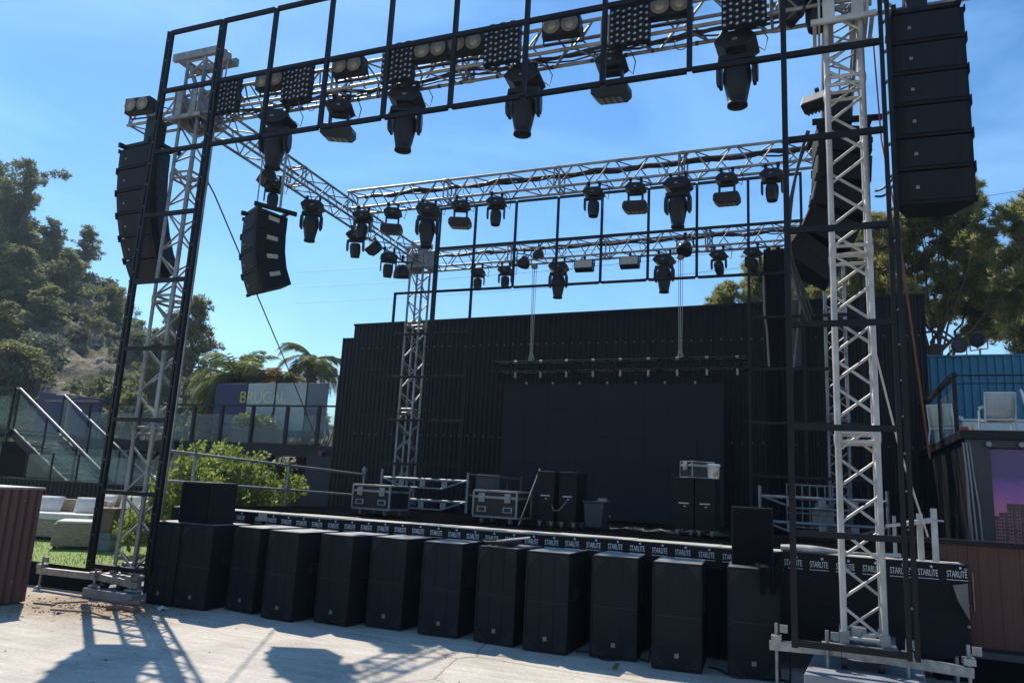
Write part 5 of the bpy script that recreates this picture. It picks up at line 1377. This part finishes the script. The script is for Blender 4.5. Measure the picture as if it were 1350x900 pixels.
t = thing('hazard_tape', 'short strip of black and yellow tape stuck to the floor before a subwoofer', 'tape', (-1.97, 8.17, 0), R(8))
q = B(); q.bb(-.022, .022, -.30, 0, .004, .006); q.build('strip', M['tape'], t)
q = B()
for k in range(5): q.prism([(-.022, -.30 + k * .06), (.022, -.275 + k * .06), (.022, -.245 + k * .06), (-.022, -.27 + k * .06)], .0062, .0078, 'z')
q.build('stripe', M['cable'], t)
random.seed(33)
q = B()
for k in range(40):
    x = random.uniform(-9, 1.5); y = random.uniform(4.6, 7.7); s = random.uniform(.006, .016)
    q.box((x, y, s * .2), (s * random.uniform(.6, 2.4), s, s * .4), Matrix.Rotation(random.uniform(0, 3), 3, 'Z'), m=random.choice((0, 1, 1)))
o = q.build('debris', [M['plank'], M['bin_grey']], None); tag(o, 'tiny leaves and specks of litter strewn over the concrete', 'litter', kind='stuff')

# ================================================================== HILL
hx = [-150, -60, 0, 60, 110, 150, 200, 250, 330, 450]
RX = [-91.5, -79, -71.5, -64.6, -59.3, -55.1, -50, -45.5, -39.3, -31]
RZ = [32.2, 27.6, 24.4, 21.5, 18.9, 16.2, 12.1, 9.2, 7.2, 5.4]
FX = [-47.2, -41.8, -38.1, -35, -32.3, -30.3, -28, -25.7, -22.6, -17.8]
def interp(xs, ys, x):
    if x <= xs[0]: return ys[0]
    for i in range(len(xs) - 1):
        if x <= xs[i + 1]:
            f = (x - xs[i]) / (xs[i + 1] - xs[i]); return ys[i] * (1 - f) + ys[i + 1] * f
    return ys[-1]
from mathutils import noise as mnoise
def hill_pt(u, v):
    p = -150 + u * 600
    fxx, rx_, rz_ = interp(hx, FX, p), interp(hx, RX, p), interp(hx, RZ, p)
    if v <= 1:
        x = fxx + (rx_ - fxx) * v; y = 25.5 + 19.5 * v; z = 2.4 + (rz_ - 2.4) * (v ** .92)
        amp = math.sin(PI * min(1, max(0, v) + .1)) * 1.1
        if v < 0: return (fxx + 1.5, 25.3, -.2)
    else:
        x = rx_ * (1 + (v - 1) * .5); y = 45 + (v - 1) * 30; z = rz_ - (v - 1) * rz_ * .5; amp = .4
    n_ = mnoise.fractal(Vector((x * .16, y * .16, 3.1)), 1., 2., 5) * amp
    gully = -abs(mnoise.noise(Vector((p * .02, v * .8, 7)))) * 1.2 * amp
    n2_ = mnoise.fractal(Vector((x * .7, y * .7, 9.1)), .8, 2., 5) * .32 * min(1, amp + .3)
    return (x, y, z + n_ + n2_ + gully * .6)
q = B(); q.grid(hill_pt if False else (lambda u, v: hill_pt(u, v * 1.65 - .0185)), 230, 140); struct(q.build('hillside', M['hill']))
# ================================================================== VEGETATION
def rnd_unit():
    while True:
        v = Vector((random.uniform(-1, 1), random.uniform(-1, 1), random.uniform(-1, 1)))
        if .05 < v.length < 1: return v.normalized()
def leaf(bm, p, s, asp=.55, droop=0., m=0):
    d = rnd_unit(); d.z -= droop; d.normalize(); sd_ = d.orthogonal().normalized()
    a = random.uniform(0, 2 * PI); sd_ = (Matrix.Rotation(a, 3, d) @ sd_)
    w_ = s * asp / 2
    bm.add([p, p + d * s * .5 + sd_ * w_, p + d * s, p + d * s * .5 - sd_ * w_], [(0, 1, 2, 3)], m=m)
def tuft(bm, p, s, n=6, updir=None, m=0, wid=.13):
    for k in range(n):
        d = rnd_unit()
        if updir is not None: d = (d + updir * .9).normalized()
        sd_ = d.orthogonal().normalized(); sd_ = Matrix.Rotation(random.uniform(0, 6.28), 3, d) @ sd_
        bm.add([p - sd_ * s * wid * .5, p + sd_ * s * wid * .5, p + d * s], [(0, 1, 2)], m=m)
def in_ball(r, squash=.8, shell=.35):
    v = rnd_unit() * (shell + (1 - shell) * random.random() ** .6) * r; v.z *= squash; return v
def shrub_mesh(name, seed, n, size, mats, rad=1., lobes=7, h=1., asp=.55, zlo=.25):
    random.seed(seed); bm = B()
    L_ = [(Vector((random.gauss(0, .42), random.gauss(0, .42), random.uniform(zlo, max(zlo + .1, .85)) * h)) * rad, random.uniform(.30, .55) * rad) for _ in range(lobes)]
    for k in range(n):
        c, r = random.choice(L_); p = c + in_ball(r, .85)
        if p.z < .02: p.z = abs(p.z) + .02
        leaf(bm, p, size * random.uniform(.6, 1.4), asp, m=(k % len(mats)) if random.random() < .3 else 0)
    st = B()
    if n > 3000:
        for k in range(26):
            c, r = random.choice(L_); p0 = c + Vector((random.gauss(0, r * .5), random.gauss(0, r * .5), r * .6)); d = Vector((random.gauss(0, .25), random.gauss(0, .25), 1)).normalized(); ll = random.uniform(.15, .42)
            st.path([tuple(p0 - d * .2), tuple(p0 + d * ll)], [.007, .003], 4)
            for j in range(16): leaf(bm, p0 + d * ll * random.random() + rnd_unit() * .02, size * random.uniform(.7, 1.4), asp, m=0)
    me = bm.build(name, mats, None, fix=False)
    for c, r in L_: st.path([(c.x * .15, c.y * .15, 0), (c.x * .5, c.y * .5, c.z * .5), tuple(c)], [.03 * rad, .02 * rad, .008 * rad], 5)
    so_ = st.build('stem', M['bark'], me)
    return me
# hedge bushes beside the stage
for i, (x, y, sd_, s, sz, zlo, lb) in enumerate([(-10.1, 10.7, 41, 1.05, 1.12, .25, 'bright green bush behind the guard rail, nearest the monitor speaker'), (-10.45, 12.1, 42, 1.1, 1.18, .25, 'bright green bush behind the guard rail, in the middle of the bushes'), (-11.45, 13.5, 43, 1.05, 1.08, .25, 'bright green bush by the guard rail closest to the dark side wing'),
                              (-12.3, 13.3, 44, 1.0, 1.22, .62, 'bright green bush on bare stems seen through the left front tower'), (-11.2, 12.4, 45, .95, 1.2, .35, 'bright green bush right of the left front tower at the foot of the guard rail')]):
    o = shrub_mesh('bush', sd_, 6000, .086, [M['hedge'], M['shrub']], .85, 12, 1.75, .6, zlo)
    o.location = (x, y, .3); o.scale = (s, s, sz); tag(o, lb, 'bush', 'bright green bushes beside the stage')
t = thing('balcony_planter', 'black planter box with yellow green foliage standing on the balcony', 'planter', (-15.35, 18.05, 2.602))
q = B(); q.bb(-.72, .72, -.18, .22, 0, .46); q.build('box', M['bin_grey'], t, .012)
o = shrub_mesh('foliage', 51, 1700, .10, [M['hedge'], M['dry']], .42, 9, 1.0); o.parent = t; o.scale = (1.6, .7, .95); o.location = (0, 0, .42)
for k, (x, y, s, lb) in enumerate([(-14.2, 19.4, 1.15, 'dark leafy hedge plant under the balcony, nearest the side wing'), (-16.2, 19.6, 1.2, 'dark leafy hedge plant under the middle of the balcony'), (-18.3, 19.5, 1.15, 'dark leafy hedge plant under the balcony near the left tower'), (-12.95, 19.8, 1.1, 'dark leafy hedge plant deepest in the corner under the balcony'), (-15.2, 18.9, 1.1, 'dark leafy hedge plant in front of the others under the balcony'), (-17.3, 20.9, 1.3, 'dark leafy hedge plant at the back under the left half of the balcony'), (-20.4, 19.8, 1.2, 'dark leafy hedge plant under the balcony beside the staircase'), (-14.9, 21.2, 1.4, 'tall dark leafy hedge plant behind the others under the balcony')]):
    o = shrub_mesh('hedge_plant', 60 + k, 2200, .17, [M['pine_dark'], M['shrub']], 1.25, 10, 1.5); o.location = (x, y, .24); o.scale = (s, s, s * .95); tag(o, lb, 'hedge', 'hedge plants under the balcony')
t = shrub_mesh('banana_plant', 71, 40, 1.1, [M['hedge']], .7, 5, 1.6, .32); t.location = (-13.1, 21.2, 2.3); tag(t, 'broad leaved green plant behind the glass beside the stage house', 'plant')

# palms
def palm(label, x, y, z0, h, fronds, flen, seed, dryfrac=.12, sway=(0, 0)):
    random.seed(seed); t = thing('palm_tree', label, 'palm tree', (x, y, z0), group='palms behind the balcony')
    q = B(); q.path([(0, 0, -1), (.04, 0, h * .5), (0, 0, h)], [.22, .18, .2], 12)
    for k in range(26):
        a = k * 2.4; zz = h - .9 + k * .035; q.bar((.17 * math.cos(a), .17 * math.sin(a), zz), (.34 * math.cos(a), .34 * math.sin(a), zz + .22), .06, .03)
    q.build('trunk', M['palm_bark'], t)
    g = B(); dr = B()
    for k in range(fronds):
        a = k * 2.399 + random.uniform(-.2, .2); el = random.uniform(-.55, 1.05); Lf = flen * random.uniform(.75, 1.1)
        dryf = el < -.1 and random.random() < .8 or random.random() < dryfrac
        bm = dr if dryf else g
        P_ = Vector((0, 0, h)); d = Vector((math.cos(a) * math.cos(el), math.sin(a) * math.cos(el), math.sin(el)))
        d = (d + Vector((sway[0], sway[1], 0))).normalized()
        pts = [P_.copy()]; n = 14
        for i in range(n):
            d = (d + Vector((sway[0] * .04, sway[1] * .04, -.105 - .02 * i * .5))).normalized(); P_ = P_ + d * Lf / n; pts.append(P_.copy())
        bm.path(pts, [.028 * (1 - i / (n + 2)) for i in range(n + 1)], 4, False)
        for i in range(1, n):
            for j in range(5):
                f = j / 5; p = pts[i].lerp(pts[i + 1] if i < n else pts[i], f); tdir = (pts[min(i + 1, n)] - pts[i]).normalized()
                sdv = tdir.cross(Vector((0, 0, 1))); sdv = sdv.normalized() if sdv.length > .05 else Vector((1, 0, 0))
                for s in (-1, 1):
                    ll = Lf * .24 * math.sin(PI * min(.97, (i + f) / n * .9 + .12)) * random.uniform(.8, 1.15)
                    e = (sdv * s * .8 + tdir * .55 + Vector((0, 0, random.uniform(-.55, .05)))).normalized()
                    w_ = tdir * .013
                    bm.add([p - w_, p + w_, p + e * ll * .55 + w_ * .9 + Vector((0, 0, .0)), p + e * ll + Vector((0, 0, -.12 * ll))], [(0, 1, 2, 3)])
    g.build('crown', M['palm'], t, fix=False)
    if dr.v: dr.build('dry_fronds', M['palm_dry'], t, fix=False)
palm('large palm tree with drooping olive fronds left of the blue board', -20.1, 22.4, .2, 4.9, 60, 2.6, 81, .06, (-.25, 0))
palm('smaller palm tree with ragged fronds behind the tall glass screen', -17.9, 23.8, .2, 6.0, 30, 2.0, 82, .12)
palm('short yellowed palm behind the right part of the tall glass screen', -18.0, 22.2, .2, 4.9, 22, 1.6, 83, .75)

# pines
def pine_crown(bm, clumps, dens=1., ts=.15, m2=.35):
    for (x, y, z, r) in clumps:
        c = Vector((x, y, z)); n = int(1250 * dens * (r / .55) ** 2)
        sub = [(in_ball(r * 1.05, .9, .05), r * random.uniform(.10, .26)) for _ in range(34)]
        for k in range(n):
            o_, rr = random.choice(sub); p = c + o_ + in_ball(rr, .7, .15)
            tuft(bm, p, ts * random.uniform(.6, 1.3), 5, Vector((0, 0, .75)), m=0 if random.random() > m2 else 1, wid=.16)
def limb(bm, pts, r0, r1, n=7):
    P_ = [Vector(pts[0])]
    for a, bq in zip(pts[:-1], pts[1:]):
        a = Vector(a); bq = Vector(bq); L_ = (bq - a).length
        for i in range(1, 5): P_.append(a.lerp(bq, i / 4) + Vector((random.gauss(0, .03), random.gauss(0, .03), random.gauss(0, .03))) * L_)
    bm.path(P_, [r0 + (r1 - r0) * i / (len(P_) - 1) for i in range(len(P_))], n)
def big_pine(label, base, fork, clumps, seed, dens, r=.22, ts=.16, mats=None, seg=None):
    random.seed(seed); full = list(clumps)
    for i, a in enumerate(clumps):
        near = sorted(clumps, key=lambda c: (c[0] - a[0]) ** 2 + (c[2] - a[2]) ** 2)[1:3]
        for c in near:
            for j in range(5):
                f = random.random(); full.append((a[0] + (c[0] - a[0]) * f + random.gauss(0, .22), a[1] + (c[1] - a[1]) * f + random.gauss(0, .3), a[2] + (c[2] - a[2]) * f + random.gauss(0, .22), random.uniform(.18, .34)))
    t = thing('pine_tree', label, 'pine tree', base, group='tall pines behind the stage')
    b0 = Vector(base); q = B()
    limb(q, [(0, 0, 0), tuple(Vector(fork) - b0)], r, r * .75, 10)
    for (x, y, z, rr) in clumps:
        e = Vector((x, y, z)) - b0; f = Vector(fork) - b0
        mid = f.lerp(e, .5) + Vector((0, 0, -.12 * (e - f).length + .1 * random.random()))
        f0 = Vector(fork) - b0 + Vector((random.gauss(0, .12), random.gauss(0, .12), random.uniform(-.9, .9)))
        limb(q, [tuple(f0), tuple(mid), tuple(e)], r * random.uniform(.14, .26), .012, 6)
        for k in range(5):
            e2 = e + in_ball(rr * .9, .7, .5); limb(q, [tuple(mid.lerp(e, random.uniform(.3, .9))), tuple(e2)], .018, .006, 4)
    q.build('trunk', M['bark'], t)
    g = B(); pine_crown(g, [(x - b0.x, y - b0.y, z - b0.z, rr) for x, y, z, rr in full], dens * .46, ts)
    g.build('crown', mats or [M['pine'], M['pine_dark']], t, fix=False)
A = [(1.29, 20.98, 8.95, .61), (2.29, 22.97, 9.56, .69), (1.85, 22.74, 8.51, .8), (1.43, 21.31, 7.27, .54), (2.75, 21.99, 9.39, .72), (3.12, 21.86, 9.91, .46), (2.56, 22.42, 8.26, .82), (3.47, 22.81, 8.97, .72), (3.55, 20.86, 9.22, .49), (3.81, 20.68, 8.44, .58), (4.35, 22.94, 8.3, .74), (3.35, 21.81, 7.62, .62), (4.26, 22.73, 7.41, .59), (4.38, 20.61, 7.18, .52), (4.68, 21.85, 6.47, .42), (4.12, 22.62, 10.42, .30), (2.3, 21.24, 7.01, .59), (3.05, 23.25, 6.95, .37), (4.11, 23.12, 6.67, .42), (.71, 20.69, 7.96, .54), (.77, 20.67, 7.14, .43), (2.0, 22.0, 9.1, .6), (1.7, 21.8, 7.9, .55)]
big_pine('large spreading pine with bare limbs above the blue fence', (2.62, 22.2, 0), (2.85, 22.1, 5.7), A, 91, 1.0)
Bt = [(4.81, 21.08, 9.18, .25), (5.24, 21.88, 8.93, .49), (4.82, 20.76, 7.9, .46), (4.92, 20.43, 7.14, .6), (4.68, 20.84, 6.71, .34), (4.36, 20.06, 5.54, .32), (5.24, 20.44, 8.43, .6), (4.9, 20.2, 5.9, .4)]
big_pine('pine at the right edge whose low branches reach over the blue fence', (5.9, 21, 0), (5.7, 20.9, 5.0), Bt, 92, 1.0)
Ct = [(-1.71, 25.9, 8.99, .63), (-1.18, 25.99, 9.57, .53), (-2.06, 25.57, 8.57, .48), (-.86, 25.57, 8.51, .61), (-1.46, 25.55, 8.28, .62), (-1.2, 25.7, 7.6, .7), (-1.9, 25.7, 7.6, .5), (-.5, 25.6, 8.0, .6), (-.7, 25.8, 9.2, .45), (-1.6, 25.8, 9.5, .35)]
big_pine('airy pine rising behind the back wall left of the black curtain', (-1.3, 25.7, 0), (-1.35, 25.7, 6.6), Ct, 93, .8, .16)
big_pine('small pine top peeping over the back wall farthest left', (-2.9, 25.9, 0), (-2.9, 25.9, 7.2), [(-2.99, 25.96, 8.53, .25), (-2.82, 25.79, 8.22, .28), (-2.9, 25.9, 7.8, .3)], 94, .9, .1)
Et = [(-.02, 23.23, 9.37, .54), (.29, 24.54, 9.04, .74), (-.15, 24.09, 8.45, .56), (.48, 24.23, 8.09, .64), (.05, 23.5, 7.57, .54), (.55, 24.79, 10.34, .48), (.2, 24.2, 6.9, .7)]
big_pine('dense yellow green pine behind the curtain and the rear right tower', (.2, 24.1, 0), (.2, 24.1, 6.4), Et, 95, 1.1, .18)

# hillside trees and shrubs
def hill_pine_mesh(seed, kind):
    random.seed(seed); t = thing('pine_tree', 'x', 'pine tree')
    q = B(); limb(q, [(0, 0, -.6), (.2 * random.gauss(0, .2), 0, .5), (0, 0, .96)], .032, .010, 7)
    g = B(); n = 34 if kind == 0 else 46
    for k in range(n):
        f = random.random(); z = (.26 + .70 * f) if kind == 0 else (.08 + .88 * f)
        rmax = (.32 * math.sin(PI * (.22 + .74 * (1 - abs(f - .3)))) + .05) if kind == 0 else .40 * (1 - f * .75)
        a = random.uniform(0, 6.28); rr = rmax * random.uniform(.35, 1.12); rise = random.uniform(-.01, .09)
        e = Vector((rr * math.cos(a), rr * math.sin(a), z + rise))
        limb(q, [(0, 0, z - .05), tuple(e)], .010, .003, 4)
        for tt in (.40, .62, .82, 1.0):
            c_e = Vector((0, 0, z - .05)).lerp(e, tt) + Vector((random.gauss(0, .03), random.gauss(0, .03), random.uniform(-.03, .06)))
            cr_ = random.uniform(.032, .085)
            for j in range(24): tuft(g, c_e + in_ball(cr_, .75, .1), .034 * random.uniform(.7, 1.4), 5, Vector((0, 0, .45)), m=0 if random.random() > .4 else 1, wid=.3)
    q.build('trunk', M['bark'], t); g.build('crown', [M['pine_dark'], M['shrub']] if seed % 2 else [M['shrub'], M['pine']], t, fix=False)
    return t
HP = [('p1', -57.8, 38.0, 16.92, 25.05, 2.68, 0, 'tallest dark pine with a bare lower trunk standing on the left hill crest'), ('p0', -62.1, 38.0, 18.13, 26.21, 2.08, 0, 'tall pine cut by the left picture edge on the hill'),
      ('p2', -59.3, 38.0, 16.74, 22.83, 2.53, 1, 'bushy pine below the tallest pine on the hill'), ('p3', -31.3, 31.0, 6.4, 11.03, 1.75, 1, 'pine with a pointed crown just right of the left front tower'),
      ('p4', -56.7, 40.0, 17.22, 21.09, 1.94, 1, ''), ('p5', -51.2, 38.0, 13.39, 17.21, 2.0, 1, ''), ('p6', -33.7, 32.0, 6.0, 10.5, 1.58, 1, 'olive green pine seen through the left front tower'), ('p7', -28.3, 32.0, 4.5, 7.99, 1.4, 1, 'low olive pine behind the large palm'),
      ('p8', -32.7, 30.0, 4.6, 8.94, 1.35, 1, ''), ('p9', -50.7, 34.0, 11.3, 16.19, 3.08, 1, ''), ('p10', -52.3, 33.0, 10.6, 15.99, 3.13, 1, ''), ('p11', -46.4, 33.0, 9.94, 12.99, 2.13, 1, ''),
      ('p12', -48.8, 40.0, 11.48, 15.0, 1.87, 1, ''), ('p13', -40.9, 36.0, 7.43, 10.44, 1.46, 1, ''), ('p14', -57.5, 44.0, 19.84, 21.92, 1.64, 1, ''), ('p15', -60.2, 43.0, 18.7, 21.11, 2.06, 1, ''), ('p16', -44.8, 42.0, 10.08, 12.39, 1.04, 1, ''),
      ('p17', -45.6, 30.0, 8.8, 11.18, 1.63, 1, ''), ('p18', -39.5, 27.0, 3.6, 7.88, 2.65, 1, 'broad grey green tree just above the blue panel wall'), ('p19', -65.9, 40.0, 19.09, 24.64, 3.98, 1, ''), ('p20', -56.7, 38.0, 15.41, 19.75, 3.03, 1, ''),
      ('p21', -30.4, 27.0, 2.6, 5.26, 1.37, 1, 'rounded olive tree right of the orange soil bank'), ('p22', -25.6, 27.0, 2.4, 5.97, 1.24, 1, 'rounded green tree behind the balcony left of the blue board')]
P0_ = [hill_pine_mesh(101, 0)]; P1_ = [hill_pine_mesh(s, 1) for s in (102, 103, 104)]
used = set()
random.seed(77)
for i, (nm, x, y, zb, zt, hw, k, lb) in enumerate(HP):
    src = P0_[0] if k == 0 else P1_[i % 3]
    if src.name in used: o = copy_tree(src)
    else: o = src; used.add(src.name)
    if nm in ('p12', 'p14', 'p15', 'p16'): zb -= 1.3
    H = zt - zb; o.location = (x, y, zb); wsc = hw / .40 if k else hw / .36
    o.scale = (wsc, wsc, H); o.rotation_euler.z = random.uniform(0, 6.28)
    tag(o, lb or 'dark green pine among other pines on the wooded left hillside', 'pine tree', 'pines on the hillside')
SH = []
for k, (sd_, n, sz, mats, h) in enumerate([(201, 1000, .17, [M['shrub'], M['pine_dark']], 1.), (202, 1000, .17, [M['shrub'], M['shrub_grey']], .9), (203, 900, .18, [M['shrub_grey'], M['shrub']], .9), (204, 700, .20, [M['dry'], M['shrub_grey']], .7), (205, 1000, .17, [M['pine_dark'], M['shrub']], 1.05)]):
    SH.append(shrub_mesh('shrub', sd_, n, sz, mats, .9, 8, h))
LB = ['olive green shrub scattered over the rocky hillside', 'mixed green shrub scattered over the rocky hillside', 'grey green shrub scattered over the rocky hillside', 'dry straw coloured scrub bush on the hillside', 'dark green rounded shrub scattered over the hillside']
random.seed(55); first = [True] * 5; cnt = 0
while cnt < 285:
    u = random.uniform(.10, .95); v = random.random() ** .85 * 1.02
    p = -150 + u * 600
    # rock slide left bare down the middle of the slope
    track = 150 + (1 - v) * 20 - v * 70
    bare = abs(p - track) < 11 and .2 < v < .85
    if bare and random.random() < .9: continue
    k = random.choice((0, 1, 2, 2, 3, 4, 4)) if p > 60 else random.choice((0, 4, 4, 1))
    scrub = p > 50 and v < .85 and random.random() < .6
    if scrub: k = random.choice((3, 3, 2, 2, 1))
    if abs(p - 113) < 26 and .03 < v < .3: continue
    x, y, z = hill_pt(u, v)
    o = SH[k] if first[k] else copy_tree(SH[k]); first[k] = False
    s = random.uniform(.7, 1.5) * (1 + .25 * (p < 80)) * (.62 if scrub else 1); o.location = (x, y, z - .15); o.scale = (s * random.uniform(.9, 1.4), s * random.uniform(.9, 1.4), s * random.uniform(.75, 1.2)); o.rotation_euler.z = random.uniform(0, 6.28)
    tag(o, LB[k], 'shrub', 'shrubs on the hillside'); cnt += 1
random.seed(66)
for k in range(14):
    v = random.uniform(.3, .85); p = 150 + (1 - v) * 20 - v * 70 + random.uniform(-12, 12); x, y, z = hill_pt((p + 150) / 600, v)
    q = B(); vs = []
    n = 10
    for i in range(n):
        a = 2 * PI * i / n; vs.append((math.cos(a) * random.uniform(.7, 1.1), math.sin(a) * random.uniform(.5, .9), random.uniform(-.3, .1)))
    for i in range(n):
        a = 2 * PI * (i + .5) / n; vs.append((math.cos(a) * random.uniform(.3, .6), math.sin(a) * random.uniform(.3, .5), random.uniform(.25, .55)))
    q.add(vs, [(i, (i + 1) % n, n + i) for i in range(n)] + [((i + 1) % n, n + (i + 1) % n, n + i) for i in range(n)] + [tuple(range(n, 2 * n))])
    o = q.build('boulder', M['rock'], None, 0, (x, y, z)); s = random.uniform(.18, .42); o.scale = (s, s, s * .9); o.rotation_euler = (R(-25), 0, random.uniform(0, 6))
    tag(o, 'grey boulder in the bare rock slide down the hillside', 'boulder', 'boulders in the rock slide')

# ================================================================== AIR
q = B(); q.bb(-134, 64, -46, 106, -1.2, 42)
hz = bpy.data.materials.new('thin_summer_haze'); hz.use_nodes = True
nt = hz.node_tree; nt.nodes.remove(nt.nodes['Principled BSDF'])
pv = nt.nodes.new('ShaderNodeVolumePrincipled'); pv.inputs['Color'].default_value = (.58, .78, 1, 1); pv.inputs['Density'].default_value = .0006; pv.inputs['Anisotropy'].default_value = .3
nt.links.new(pv.outputs[0], nt.nodes['Material Output'].inputs['Volume'])
o = q.build('haze', hz, None); tag(o, kind='stuff'); tag(o, 'thin pale summer haze filling the air over the whole place', 'haze')
